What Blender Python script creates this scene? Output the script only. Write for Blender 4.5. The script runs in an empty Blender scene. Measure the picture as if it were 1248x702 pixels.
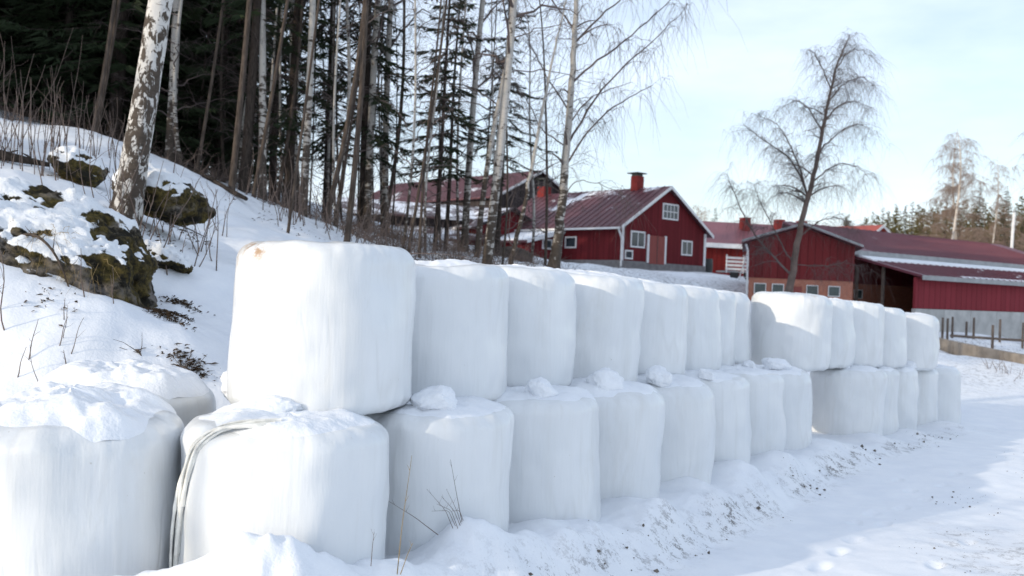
import bpy, math, random
import numpy as np
from mathutils import Vector

# ------------------------------------------------------------------ camera, sky, sun, exposure
SC = bpy.context.scene
COL = SC.collection
EYE, FPX, ROLL = 2.15, 1160.0, 0.040
SUN_EL, SUN_DX, SUN_DY = math.radians(16.8), 0.80, 0.60

cam_d = bpy.data.cameras.new('camera'); cam = bpy.data.objects.new('camera', cam_d); COL.objects.link(cam)
cam.location = (0, 0, EYE)
cam_d.sensor_width = 36; cam_d.lens = 36 * FPX / 1248
cam_d.clip_start = 0.1; cam_d.clip_end = 6000
cam.rotation_mode = 'XYZ'
from mathutils import Matrix
cam.matrix_world = Matrix.Translation((0, 0, EYE)) @ Matrix.Rotation(math.pi / 2, 4, 'X') @ Matrix.Rotation(ROLL, 4, 'Z')
cam_d.dof.use_dof = True; cam_d.dof.focus_distance = 7.2; cam_d.dof.aperture_fstop = 2.2
SC.camera = cam

world = bpy.data.worlds.new('World'); SC.world = world; world.use_nodes = True
wn, wl = world.node_tree.nodes, world.node_tree.links
bg = wn['Background']
sky = wn.new('ShaderNodeTexSky'); sky.sky_type = 'NISHITA'; sky.sun_disc = False
sky.sun_elevation = SUN_EL; sky.sun_rotation = math.atan2(-SUN_DX, -SUN_DY)
sky.air_density = 1.0; sky.dust_density = 1.2; sky.ozone_density = 1.0
tc = wn.new('ShaderNodeTexCoord')
mp = wn.new('ShaderNodeMapping'); mp.inputs['Scale'].default_value = (1.6, 1.6, 5.0)
nz = wn.new('ShaderNodeTexNoise'); nz.inputs['Scale'].default_value = 1.5; nz.inputs['Detail'].default_value = 6; nz.inputs['Roughness'].default_value = 0.55
rp = wn.new('ShaderNodeValToRGB'); rp.color_ramp.elements[0].position = 0.42; rp.color_ramp.elements[1].position = 0.72
rp.color_ramp.elements[0].color = (0.34, 0.34, 0.34, 1); rp.color_ramp.elements[1].color = (0.75, 0.75, 0.75, 1)
mx = wn.new('ShaderNodeMix'); mx.data_type = 'RGBA'
mx.inputs['B'].default_value = (6.8, 7.5, 8.7, 1)
wl.new(tc.outputs['Generated'], mp.inputs['Vector']); wl.new(mp.outputs['Vector'], nz.inputs['Vector'])
wl.new(nz.outputs['Fac'], rp.inputs['Fac']); wl.new(rp.outputs['Color'], mx.inputs['Factor'])
wl.new(sky.outputs['Color'], mx.inputs['A']); wl.new(mx.outputs['Result'], bg.inputs['Color'])
bg.inputs['Strength'].default_value = 0.15

sun_d = bpy.data.lights.new('sun', 'SUN'); sun_d.energy = 2.3; sun_d.angle = math.radians(0.6); sun_d.color = (1.0, 0.88, 0.70)
sun = bpy.data.objects.new('sun', sun_d); COL.objects.link(sun); sun.location = (-30, -20, 30)
sd = Vector((SUN_DX * math.cos(SUN_EL), SUN_DY * math.cos(SUN_EL), -math.sin(SUN_EL))).normalized()
sun.rotation_euler = sd.to_track_quat('-Z', 'Y').to_euler()

SC.view_settings.view_transform = 'Standard'; SC.view_settings.look = 'None'
SC.view_settings.exposure = 0.25; SC.view_settings.gamma = 1.0
SC.render.engine = 'CYCLES'
SC.cycles.max_bounces = 6; SC.cycles.diffuse_bounces = 3; SC.cycles.glossy_bounces = 2
SC.cycles.use_denoising = True
try: SC.cycles.denoiser = 'OPENIMAGEDENOISE'
except Exception: pass

# ------------------------------------------------------------------ numeric helpers
CR, SR = math.cos(ROLL), math.sin(ROLL)
def at(px, py, d):
    dx, dy = (px - 624) / FPX, (py - 351) / FPX
    return np.array([d * (dx * CR + dy * SR), d, EYE + d * (dx * SR - dy * CR)])

def sstep(a, b, x):
    t = np.clip((x - a) / (b - a), 0, 1); return t * t * (3 - 2 * t)

def _h(ix, iy, iz, seed):
    n = (ix * 374761393 + iy * 668265263 + iz * 2147483647 + seed * 974711) & 0xffffffff
    n = ((n ^ (n >> 13)) * 1274126177) & 0xffffffff
    n = (n ^ (n >> 16)) & 0xffffffff
    return n / 4294967295.0
def vnoise(p, seed=0):
    p = np.asarray(p, float); i = np.floor(p).astype(np.int64); f = p - i; f = f * f * (3 - 2 * f)
    r = 0
    for a in (0, 1):
        wa = f[..., 0] if a else 1 - f[..., 0]
        for b in (0, 1):
            wb = f[..., 1] if b else 1 - f[..., 1]
            for c in (0, 1):
                wc = f[..., 2] if c else 1 - f[..., 2]
                r = r + wa * wb * wc * _h(i[..., 0] + a, i[..., 1] + b, i[..., 2] + c, seed)
    return r * 2 - 1
def fbm(p, octv=4, seed=0, gain=0.5):
    p = np.asarray(p, float); r = 0; a = 1.0
    for o in range(octv):
        r = r + a * vnoise(p * 2.0 ** o + 17.3 * o, seed + o); a *= gain
    return r
def fbm2(x, y, s, octv=4, seed=0, gain=0.5):
    x = np.asarray(x, float); y = np.asarray(y, float)
    return fbm(np.stack([x / s, y / s, np.zeros_like(x) + 0.37 * seed], -1), octv, seed, gain)

# ------------------------------------------------------------------ mesh helpers
class G:
    def __init__(self): self.v = []; self.f = []; self.n = 0; self.at = []
    def add(self, V, F, attr=None):
        V = np.asarray(V, float).reshape(-1, 3); F = np.asarray(F, np.int64)
        self.v.append(V); self.f.append(F + self.n); self.n += len(V)
        self.at.append(np.zeros(len(V)) if attr is None else np.broadcast_to(attr, (len(V),)))
        return self
    def box(self, c8):           # 4 bottom corners (ccw) then 4 top
        return self.add(c8, [[3, 2, 1, 0], [4, 5, 6, 7], [0, 1, 5, 4], [1, 2, 6, 5], [2, 3, 7, 6], [3, 0, 4, 7]])
    def aabb(self, a, b):
        x0, y0, z0 = a; x1, y1, z1 = b
        return self.box([(x0, y0, z0), (x1, y0, z0), (x1, y1, z0), (x0, y1, z0), (x0, y0, z1), (x1, y0, z1), (x1, y1, z1), (x0, y1, z1)])
    def poly(self, pts): return self.add(pts, [list(range(len(pts)))])
    def prism(self, pts, vec):   # planar outline pushed along vec
        n = len(pts); P = np.asarray(pts, float); V = np.vstack([P, P + np.asarray(vec, float)])
        self.add(V, np.array([list(range(n))[::-1]])); b = self.n - 2 * n
        self.f.append(np.array([[b + n + i for i in range(n)]]))
        self.f.append(np.array([[b + i, b + (i + 1) % n, b + n + (i + 1) % n, b + n + i] for i in range(n)]))
        return self
    def tubes(self, P, R, k=5, cap=False):
        P = np.asarray(P, float); R = np.asarray(R, float)
        if P.ndim == 2: P = P[None]; R = R[None]
        N, n = P.shape[:2]
        T = np.gradient(P, axis=1); T /= (np.linalg.norm(T, axis=2, keepdims=True) + 1e-9)
        tm = T.mean(1); ref = np.where(np.abs(tm[:, 2:3]) > 0.8, np.array([[1.0, 0, 0]]), np.array([[0, 0, 1.0]]))
        A = np.cross(T, ref[:, None, :]); A /= (np.linalg.norm(A, axis=2, keepdims=True) + 1e-9)
        B = np.cross(T, A)
        an = np.arange(k) * 2 * math.pi / k
        ring = P[:, :, None, :] + R[:, :, None, None] * (np.cos(an)[None, None, :, None] * A[:, :, None, :] + np.sin(an)[None, None, :, None] * B[:, :, None, :])
        idx = np.arange(N * n * k).reshape(N, n, k)
        a = idx[:, :-1, :]; b = np.roll(idx, -1, 2)[:, :-1, :]; c = np.roll(idx, -1, 2)[:, 1:, :]; d = idx[:, 1:, :]
        F = np.stack([a, b, c, d], -1).reshape(-1, 4)
        base = self.n
        self.add(ring.reshape(-1, 3), F)
        if cap:
            for i in range(N):
                self.f.append(np.array([list(base + idx[i, 0, :])])); self.f.append(np.array([list(base + idx[i, -1, ::-1])]))
        return self
    def mesh(self, name, off=(0, 0, 0), smooth=False, attr=None):
        V = np.vstack(self.v) - np.asarray(off, float)
        me = bpy.data.meshes.new(name)
        me.vertices.add(len(V)); me.vertices.foreach_set('co', V.astype(np.float32).ravel())
        loops = np.concatenate([f.ravel() for f in self.f]); tot = np.concatenate([np.full(len(f), f.shape[1]) for f in self.f])
        me.loops.add(len(loops)); me.loops.foreach_set('vertex_index', loops.astype(np.int32))
        me.polygons.add(len(tot))
        me.polygons.foreach_set('loop_start', np.concatenate([[0], np.cumsum(tot)[:-1]]).astype(np.int32))
        me.polygons.foreach_set('loop_total', tot.astype(np.int32))
        me.update(calc_edges=True); me.validate()
        me.polygons.foreach_set('use_smooth', np.full(len(me.polygons), smooth))
        if attr:
            a = me.attributes.new(attr, 'FLOAT', 'POINT'); a.data.foreach_set('value', np.concatenate(self.at).astype(np.float32))
        return me

ORG = {}
def obj(name, me, mat=None, parent=None, loc=None):
    o = bpy.data.objects.new(name, me); COL.objects.link(o)
    if mat is not None and me is not None:
        if isinstance(mat, (list, tuple)):
            for m in mat: me.materials.append(m)
        elif len(me.materials) == 0: me.materials.append(mat)
    if parent is not None: o.parent = parent
    if loc is not None: o.location = loc
    return o
def tag(o, label=None, cat=None, group=None, kind=None):
    if label: o['label'] = label
    if cat: o['category'] = cat
    if group: o['group'] = group
    if kind: o['kind'] = kind
    return o
def root(name, loc, label, cat, group=None):
    o = bpy.data.objects.new(name, None); COL.objects.link(o); o.location = [float(c) for c in loc]
    o.empty_display_size = 0.1
    return tag(o, label, cat, group)
def org(o):
    v = np.zeros(3)
    while o is not None: v += np.array(o.location); o = o.parent
    return v
def part(name, g, mat, parent, smooth=False, attr=None):     # world-space geometry -> child
    return obj(name, g.mesh(name, org(parent), smooth, attr), mat, parent)
def copy_tree(o, parent=None):
    c = o.copy(); COL.objects.link(c); c.parent = parent
    for ch in list(o.children): copy_tree(ch, c)
    return c

# ------------------------------------------------------------------ materials
MATS = {}
class NT:
    def __init__(self, name):
        self.m = bpy.data.materials.new(name); self.m.use_nodes = True
        self.n = self.m.node_tree.nodes; self.l = self.m.node_tree.links
        self.b = self.n['Principled BSDF']; MATS[name] = self.m
    def node(self, t, **kw):
        nd = self.n.new(t)
        for k, v in kw.items(): setattr(nd, k, v)
        return nd
    def put(self, nd, sock, v):
        s = nd.inputs[sock]
        if hasattr(v, 'links') or hasattr(v, 'is_linked'): self.l.new(v, s)
        else: s.default_value = v
    def coord(self, scale=(1, 1, 1), kind='Object', rot=(0, 0, 0)):
        t = self.node('ShaderNodeTexCoord'); mp = self.node('ShaderNodeMapping'); mp.inputs['Scale'].default_value = scale
        mp.inputs['Rotation'].default_value = rot
        self.l.new(t.outputs[kind], mp.inputs['Vector']); return mp.outputs['Vector']
    def noise(self, scale, detail=4, rough=0.55, vec=None, out='Fac', dist=0.0):
        nd = self.node('ShaderNodeTexNoise'); nd.inputs['Scale'].default_value = scale; nd.inputs['Detail'].default_value = detail
        nd.inputs['Roughness'].default_value = rough; nd.inputs['Distortion'].default_value = dist
        if vec is not None: self.l.new(vec, nd.inputs['Vector'])
        return nd.outputs[out]
    def ramp(self, fac, a, b, ca=(0, 0, 0, 1), cb=(1, 1, 1, 1)):
        nd = self.node('ShaderNodeValToRGB'); e = nd.color_ramp.elements
        e[0].position = a; e[1].position = b; e[0].color = ca; e[1].color = cb
        self.l.new(fac, nd.inputs['Fac']); return nd.outputs['Color']
    def mix(self, fac, a, b, mode='MIX'):
        nd = self.node('ShaderNodeMix', data_type='RGBA', blend_type=mode)
        self.put(nd, 'Factor', fac); self.put(nd, 'A', a); self.put(nd, 'B', b); return nd.outputs['Result']
    def math(self, op, a, b=0.0, clamp=False):
        nd = self.node('ShaderNodeMath', operation=op, use_clamp=clamp); self.put(nd, 0, a); self.put(nd, 1, b); return nd.outputs[0]
    def attr(self, name):
        nd = self.node('ShaderNodeAttribute'); nd.attribute_name = name; return nd.outputs['Fac']
    def bump(self, h, strength=0.3, dist=0.02, prev=None):
        nd = self.node('ShaderNodeBump'); nd.inputs['Strength'].default_value = strength; nd.inputs['Distance'].default_value = dist
        self.l.new(h, nd.inputs['Height'])
        if prev is not None: self.l.new(prev, nd.inputs['Normal'])
        self.l.new(nd.outputs['Normal'], self.b.inputs['Normal']); return nd.outputs['Normal']
    def set(self, col=None, rough=None, spec=None):
        if col is not None: self.put(self.b, 'Base Color', col)
        if rough is not None: self.put(self.b, 'Roughness', rough)
        if spec is not None: self.b.inputs['Specular IOR Level'].default_value = spec
        return self.m
def rgb(r, g, b): return (r, g, b, 1)

SNOWC = rgb(0.84, 0.87, 0.91)
def m_snow(name, dirt=False, grain=1.0):
    t = NT(name); v = t.coord()
    n1 = t.noise(2.2, 5, 0.6, v); n2 = t.noise(38, 3, 0.6, v)
    col = t.mix(t.ramp(n1, 0.35, 0.7), rgb(0.80, 0.83, 0.88), rgb(0.88, 0.90, 0.93))
    if dirt:
        a = t.attr('dirt')
        k = t.noise(7, 6, 0.7, v); f = t.noise(46, 4, 0.75, v)
        th = t.math('SUBTRACT', t.math('ADD', t.math('MULTIPLY', k, 0.85), t.math('MULTIPLY', f, 0.5)), 0.70)
        msk = t.math('MULTIPLY', t.math('MULTIPLY', th, 13.0, True), a, True)
        soft = t.math('MULTIPLY', t.math('MULTIPLY', a, 0.16), k, True)
        col = t.mix(soft, col, rgb(0.35, 0.33, 0.31))
        col = t.mix(t.math('MULTIPLY', msk, 0.8), col, rgb(0.11, 0.10, 0.095))
    b1 = t.bump(n1, 0.25 * grain, 0.12); t.bump(n2, 0.35 * grain, 0.012, b1)
    return t.set(col, 0.62, 0.25)
def m_plain(name, col, rough=0.6, spec=0.3, nscale=6, var=0.25, stretch=(1, 1, 1), bump=0.0):
    t = NT(name); v = t.coord(stretch); n = t.noise(nscale, 5, 0.6, v)
    d = tuple(c * (1 - var) for c in col[:3]) + (1,); u = tuple(min(1, c * (1 + var)) for c in col[:3]) + (1,)
    c = t.mix(t.ramp(n, 0.3, 0.7), d, u)
    if bump: t.bump(n, bump, 0.02)
    return t.set(c, rough, spec)

m_snow('snow'); m_snow('snow_dirty', True); m_snow('snow_chunk', False, 1.3)
m_snow('snow_road', True, 0.5)

def m_film(name, stain=False):
    t = NT(name); v = t.coord()
    vs = t.coord((15, 15, 0.8)); vm = t.coord((4.2, 4.2, 0.45))
    streak = t.noise(1.0, 4, 0.6, vs); mid = t.noise(1.0, 4, 0.6, vm)
    big = t.noise(1.4, 3, 0.5, v)
    oi = t.node('ShaderNodeObjectInfo')
    col = t.mix(t.ramp(big, 0.3, 0.75), rgb(0.71, 0.735, 0.755), rgb(0.80, 0.815, 0.825))
    col = t.mix(t.math('MULTIPLY', t.ramp(mid, 0.5, 0.75), 0.35), col, rgb(0.60, 0.61, 0.60))
    col = t.mix(t.math('MULTIPLY', t.ramp(streak, 0.55, 0.78), 0.30), col, rgb(0.60, 0.605, 0.585))
    speck = t.noise(30, 2, 0.5, v)
    col = t.mix(t.math('MULTIPLY', t.ramp(speck, 0.76, 0.80), 0.45), col, rgb(0.40, 0.38, 0.33))
    if stain:
        a = t.attr('stain'); k = t.noise(16, 5, 0.7, v)
        s = t.math('MULTIPLY', t.math('MULTIPLY', t.math('SUBTRACT', k, 0.45), 7.0, True), a, True)
        col = t.mix(s, col, rgb(0.40, 0.22, 0.08))
    cn = t.noise(1.0, 1, 0.4, t.coord((2.6, 2.6, 0.42), rot=(.12, .1, 0)), dist=0.25); cl = t.math('ABSOLUTE', t.math('SUBTRACT', cn, 0.5))
    crease = t.ramp(cl, 0.0, 0.030); gate = t.ramp(t.noise(1.3, 2, 0.5, v), 0.50, 0.66)
    cr2 = t.math('SUBTRACT', 1.0, t.math('MULTIPLY', t.math('SUBTRACT', 1.0, crease), gate))
    col = t.mix(t.math('MULTIPLY', t.math('SUBTRACT', 1.0, cr2), 0.22), col, rgb(0.55, 0.55, 0.53))
    smear = t.ramp(t.noise(1.0, 5, 0.7, t.coord((2.2, 2.2, 0.8), rot=(0, .3, 0)), dist=.8), 0.60, 0.78)
    col = t.mix(t.math('MULTIPLY', smear, 0.22), col, rgb(0.50, 0.47, 0.40))
    b0 = t.bump(mid, 0.45, 0.03); b0 = t.bump(cr2, 0.22, 0.014, b0); b1 = t.bump(streak, 0.15, 0.008, b0)
    cr = t.noise(9, 5, 0.65, t.coord((1, 1, 0.35))); t.bump(cr, 0.12, 0.02, b1)
    t.b.inputs['Coat Weight'].default_value = 0.25; t.b.inputs['Coat Roughness'].default_value = 0.22
    return t.set(col, 0.30, 0.5)
m_film('film'); m_film('film_stained', True)
m_plain('film_strap', rgb(0.80, 0.79, 0.74), 0.5, 0.3, 14, 0.2)

# bark
def m_birch(name, dark_z, amount=0.5, pale=(0.60, 0.57, 0.53), pat=(3.2, 3.2, 9.5)):
    t = NT(name); v = t.coord(pat); vb = t.coord((2.6, 2.6, 1.2)); vl = t.coord((5, 5, 34))
    n = t.noise(1.0, 5, 0.65, v, dist=0.6); nb = t.noise(1.2, 4, 0.6, vb, dist=0.8); nl = t.noise(1.0, 3, 0.6, vl)
    sx = t.node('ShaderNodeSeparateXYZ'); tc = t.node('ShaderNodeTexCoord'); t.l.new(tc.outputs['Object'], sx.inputs[0])
    g = t.math('SUBTRACT', 1.0, t.math('DIVIDE', sx.outputs['Z'], dark_z), True)
    base = t.mix(t.noise(7, 3, 0.5, t.coord()), rgb(pale[0] * .8, pale[1] * .8, pale[2] * .8), rgb(*pale))
    patch = t.math('ADD', n, t.math('MULTIPLY', g, amount))
    patch = t.math('ADD', patch, t.math('MULTIPLY', t.math('SUBTRACT', nb, 0.5), 0.7))
    col = t.mix(t.ramp(patch, 0.60, 0.67), base, t.mix(nl, rgb(0.035, 0.028, 0.024), rgb(0.12, 0.095, 0.075)))
    col = t.mix(t.math('MULTIPLY', t.ramp(nl, 0.64, 0.70), 0.7), col, rgb(0.08, 0.065, 0.055))
    t.bump(patch, 0.8, 0.03); return t.set(col, 0.75, 0.2)
m_birch('birch_bark', 3.2, 0.34, (0.52, 0.49, 0.45)); m_birch('birch_bark_old', 4.4, 0.235, (0.66, 0.64, 0.61), (12, 12, 7)); m_birch('birch_bark_pale', 1.0, 0.0, (0.68, 0.62, 0.56))
m_plain('brown_bark', rgb(0.078, 0.061, 0.050), 0.85, 0.15, 7, 0.5, (3, 3, 0.7), 0.8)
m_plain('dark_bark', rgb(0.05, 0.04, 0.034), 0.9, 0.1, 9, 0.5, (3, 3, 0.8), 0.8)
m_plain('twig', rgb(0.125, 0.10, 0.095), 0.8, 0.15, 3, 0.3)
m_plain('twig_pale', rgb(0.26, 0.19, 0.15), 0.8, 0.15, 3, 0.3)
m_plain('sapling', rgb(0.15, 0.115, 0.10), 0.8, 0.15, 3, 0.3)
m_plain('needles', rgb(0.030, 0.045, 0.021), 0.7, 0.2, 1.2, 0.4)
m_plain('needles_far_sunlit', rgb(0.125, 0.108, 0.042), 0.8, 0.15, 0.35, 0.45)  # warm, lighter green: sunlight on the far conifers put into the colour
m_plain('dry_grass', rgb(0.30, 0.22, 0.11), 0.8, 0.1, 3, 0.3)
m_plain('litter', rgb(0.065, 0.045, 0.03), 0.9, 0.1, 20, 0.5)
m_plain('gravel', rgb(0.14, 0.125, 0.11), 0.9, 0.1, 20, 0.5)

def m_rock():
    t = NT('rock'); v = t.coord()
    n = t.noise(5, 7, 0.65, v); n2 = t.noise(22, 6, 0.7, v); n3 = t.noise(1.7, 4, 0.6, v)
    stone = t.mix(n2, rgb(0.10, 0.09, 0.085), rgb(0.30, 0.27, 0.25))
    moss = t.mix(t.ramp(n2, 0.35, 0.65), rgb(0.024, 0.022, 0.009), rgb(0.135, 0.10, 0.032))
    col = t.mix(t.ramp(n3, 0.36, 0.50), stone, moss)
    col = t.mix(t.ramp(n, 0.42, 0.55), rgb(0.018, 0.016, 0.012), col)
    snow = t.math('ADD', t.attr('snow'), t.math('MULTIPLY', t.math('SUBTRACT', n2, 0.5), 0.55))
    f = t.ramp(snow, 0.46, 0.56)
    col = t.mix(f, col, SNOWC)
    t.bump(n2, 0.8, 0.03); return t.set(col, 0.85, 0.15)
m_rock()

# buildings
def m_boards(name, col, rot, pitch=0.16, var=0.2, fade=0.0):
    t = NT(name); tc = t.node('ShaderNodeTexCoord'); sx = t.node('ShaderNodeSeparateXYZ')
    mp = t.node('ShaderNodeMapping'); mp.inputs['Rotation'].default_value = (0, 0, -rot); t.l.new(tc.outputs['Object'], mp.inputs['Vector'])
    t.l.new(mp.outputs['Vector'], sx.inputs[0])
    s = t.math('ADD', t.math('ADD', sx.outputs['X'], sx.outputs['Y']), 200.0)
    u = t.math('DIVIDE', s, pitch); fr = t.math('FRACT', u); fl = t.math('FLOOR', u)
    gap = t.ramp(fr, 0.05, 0.13)
    wn_ = t.node('ShaderNodeTexWhiteNoise', noise_dimensions='1D'); t.l.new(fl, wn_.inputs['W'])
    n = t.noise(1.0, 5, 0.6, t.coord((8, 8, 0.6))); big = t.noise(0.5, 4, 0.6, t.coord())
    c = t.mix(wn_.outputs['Value'], tuple(x * (1 - var) for x in col[:3]) + (1,), tuple(x * (1 + var) for x in col[:3]) + (1,))
    c = t.mix(t.math('MULTIPLY', t.ramp(n, 0.45, 0.8), 0.35), c, tuple(x * 0.6 for x in col[:3]) + (1,))
    c = t.mix(t.math('MULTIPLY', t.ramp(big, 0.45, 0.8), 0.3), c, (min(1, col[0] * 1.25), col[1] * 1.6, col[2] * 1.6, 1))
    c = t.mix(t.math('MULTIPLY', t.math('SUBTRACT', 1.0, gap), 0.55), c, tuple(x * 0.25 for x in col[:3]) + (1,))
    t.bump(gap, 0.5, 0.02); return t.set(c, 0.8, 0.15)
HA = math.atan2(0.669, 0.743); BA = math.atan2(0.559, 0.829)
RED = rgb(0.135, 0.016, 0.020)
m_boards('red_boards_house', RED, HA); m_boards('red_boards_barn', rgb(0.15, 0.022, 0.024), BA, 0.14)
m_boards('red_panels', rgb(0.22, 0.030, 0.040), BA, 0.45, 0.08)
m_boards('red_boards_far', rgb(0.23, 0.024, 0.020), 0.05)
m_boards('grey_boards', rgb(0.050, 0.040, 0.040), HA, 0.18, 0.35)
def m_roof(name, col, snow=0.5, sscale=0.35):
    t = NT(name); n = t.noise(sscale, 6, 0.62, t.coord((1, 1, 1)), dist=0.5); f = t.noise(2.5, 5, 0.65, t.coord())
    c = t.mix(f, tuple(x * 0.75 for x in col[:3]) + (1,), tuple(x * 1.2 for x in col[:3]) + (1,))
    msk = t.math('ADD', n, t.math('MULTIPLY', t.math('SUBTRACT', f, 0.5), 0.35))
    c = t.mix(t.ramp(msk, snow, snow + 0.07), c, rgb(0.78, 0.80, 0.85))
    t.bump(f, 0.1, 0.02); return t.set(c, 0.5, 0.4)
m_roof('roof_house', rgb(0.105, 0.036, 0.045), 0.585, 0.22); m_roof('roof_barn', rgb(0.15, 0.042, 0.060), 0.74)
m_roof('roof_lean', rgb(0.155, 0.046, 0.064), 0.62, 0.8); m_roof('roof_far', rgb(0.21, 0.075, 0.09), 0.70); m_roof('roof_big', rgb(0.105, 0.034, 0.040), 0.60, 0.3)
m_roof('roof_old', rgb(0.07, 0.035, 0.036), 0.47, 0.6); m_roof('roof_orange', rgb(0.34, 0.06, 0.04), 0.82)
m_plain('white_paint', rgb(0.72, 0.72, 0.72), 0.6, 0.3, 3, 0.08); m_plain('pale_red_door', rgb(0.25, 0.07, 0.06), 0.7, 0.2, 3, 0.15, (4, 4, .5))
m_plain('glass', rgb(0.035, 0.045, 0.055), 0.12, 0.6, 2, 0.3); m_plain('glass_teal', rgb(0.05, 0.075, 0.075), 0.15, 0.6, 2, 0.3)
m_plain('foundation', rgb(0.20, 0.19, 0.19), 0.85, 0.2, 3, 0.25, bump=0.3); m_plain('concrete', rgb(0.44, 0.44, 0.43), 0.85, 0.2, 1.5, 0.2, bump=0.2)
m_plain('wall_concrete', rgb(0.30, 0.26, 0.22), 0.9, 0.15, 2.0, 0.3, bump=0.4)
m_plain('metal_dark', rgb(0.04, 0.042, 0.04), 0.5, 0.4, 3, 0.2); m_plain('grey_metal', rgb(0.30, 0.31, 0.32), 0.5, 0.4, 3, 0.2)
m_plain('heap', rgb(0.10, 0.085, 0.075), 0.95, 0.1, 8, 0.4, bump=0.8); m_plain('fence_wood', rgb(0.14, 0.115, 0.10), 0.9, 0.1, 6, 0.35)
m_plain('dark_brown', rgb(0.04, 0.033, 0.028), 0.95, 0.1, 4, 0.4); m_plain('chimney_red', rgb(0.19, 0.022, 0.02), 0.7, 0.2, 6, 0.2)  # first tone: near-black brown for the shed floor and inner wall
def m_brick():
    t = NT('brick'); mp = t.node('ShaderNodeMapping'); tc = t.node('ShaderNodeTexCoord')
    mp.inputs['Rotation'].default_value = (math.pi / 2, 0, 0); mp.inputs['Scale'].default_value = (1.2, 1.2, 1.2)
    t.l.new(tc.outputs['Object'], mp.inputs['Vector'])
    b = t.node('ShaderNodeTexBrick'); t.l.new(mp.outputs['Vector'], b.inputs['Vector']); b.inputs['Scale'].default_value = 3.0
    b.inputs['Color1'].default_value = rgb(0.36, 0.125, 0.08); b.inputs['Color2'].default_value = rgb(0.44, 0.17, 0.11); b.inputs['Mortar'].default_value = rgb(0.40, 0.25, 0.2)
    return t.set(b.outputs['Color'], 0.85, 0.15)
m_brick()
M = MATS

# ------------------------------------------------------------------ terrain
LOW = [(-2.74, 6.02), (-1.43, 6.2), (-.62, 7.39), (.19, 8.57), (.93, 9.76), (1.70, 10.94), (2.43, 12.13), (3.17, 13.3), (3.94, 14.5),
       (6.06, 17.1), (6.75, 18.27), (7.62, 19.4), (8.53, 20.6), (9.71, 22.0)]
LTOP = [1.27, 1.25, 1.24, 1.22, 1.20, 1.17, 1.15, 1.12, 1.09, 0.97, 0.93, 0.87, 0.81, 0.74]
ROW = np.array([(-30, 6.5), (-9, 5.6)] + LOW + [(13, 26.5), (17, 33), (20, 45), (24, 90)], float)
def row_s(x, y):                 # signed distance to the row line (positive on the road side), and arc length
    x = np.asarray(x, float); y = np.asarray(y, float)
    best = np.full(x.shape, 1e9); sg = np.zeros(x.shape); arc = np.zeros(x.shape); acc = 0.0
    for (ax, ay), (bx, by) in zip(ROW[:-1], ROW[1:]):
        ux, uy = bx - ax, by - ay; L = math.hypot(ux, uy); ux /= L; uy /= L
        t = np.clip((x - ax) * ux + (y - ay) * uy, 0, L)
        dx, dy = x - ax - t * ux, y - ay - t * uy; d = np.hypot(dx, dy)
        cr = dx * uy - dy * ux
        m = d < best - 1e-6
        best = np.where(m, d, best); sg = np.where(m, np.where(cr > 0, 1.0, -1.0), sg); arc = np.where(m, acc + t, arc); acc += L
    return best * sg, arc

CP = []
for (x, y), t in zip(LOW, LTOP): CP.append((x, y, t - 1.22))
CP += [(0, 3, 0.03), (3, 6, .02), (6, 9, -.05), (8, 12, -.12), (10, 16, -.28), (14, 22, -.52), (18, 28, -.58), (23, 38, -.45), (8, 3, -.05), (-5, 0, 0.15),
       (5, -6, 0), (-6, -10, .3), (15, -5, -.1), (20, 8, -.2), (32, 20, -.4), (-8, 5.0, .25), (45, 40, -.3), (-14, -2, 1.2), (-25, -12, 2), (30, -30, 0), (-30, -40, 2)]
for px, py, d in [(0, 314, 9.5), (-70, 300, 9.4), (62, 346, 9.5), (130, 372, 9.7), (30, 472, 8.3), (-60, 455, 8.4), (270, 468, 9.0), (100, 372, 10.2), (205, 385, 10.3), (150, 272, 12.2), (0, 232, 12.2), (0, 152, 19), (-120, 130, 19), (150, 182, 18), (260, 226, 19),
                  (245, 300, 14), (400, 282, 19), (285, 425, 10.5), (520, 322, 22), (450, 302, 20), (340, 300, 15.5), (600, 326, 24), (680, 332, 26), (770, 346, 36), (850, 346, 44),
                  (868, 336, 56), (755, 329, 62), (857, 332, 68), (640, 325, 62), (915, 364, 44), (1022, 367, 47.6), (1105, 404, 44.7), (1248, 410, 55), (1150, 432, 36.5), (1200, 438, 33.5), (1248, 445, 31), (1200, 408, 41)]:
    CP.append(tuple(at(px, py, d)))
CP += [(-14, 9, 3.6), (-22, 15, 6.2), (-20, 28, 7.2), (-12, 27, 6.0), (-6, 28, 3.9), (-3, 31, 3.35), (0, 34, 3.05), (-15, 45, 7.0), (-6, 50, 4.4), (-30, 50, 9), (-60, 60, 12), (-40, 5, 7), (-60, -40, 6), (3, 24, 1.6), (7, 30, 1.0), (11, 34, 1.0),
       (2.2, 16.5, .35), (-1.6, 10.4, .62), (-3.4, 8.2, .72), (0.2, 13.2, .9), (0, 100, 4.5), (20, 90, 4.2), (40, 80, 3.4), (45, 60, 1.2), (70, 60, 1), (-50, 120, 9), (0, 200, 5), (60, 200, 6), (120, 180, 7), (200, 200, 8), (-100, 200, 10),
       (0, 500, 8), (300, 500, 12), (-400, 400, 12), (500, 0, 0), (-500, -200, 6), (0, -500, 0), (400, -400, 0), (900, 900, 15), (-900, 900, 15), (-900, -900, 5), (900, -900, 0)]
CP = np.array(CP, float)
KC = 1.2
def _phi(r2): return -np.sqrt(r2 + KC * KC)
_r2 = ((CP[:, None, :2] - CP[None, :, :2]) ** 2).sum(-1); _n = len(CP)
_A = np.zeros((_n + 3, _n + 3)); _A[:_n, :_n] = _phi(_r2) + np.eye(_n) * 0.02
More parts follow.
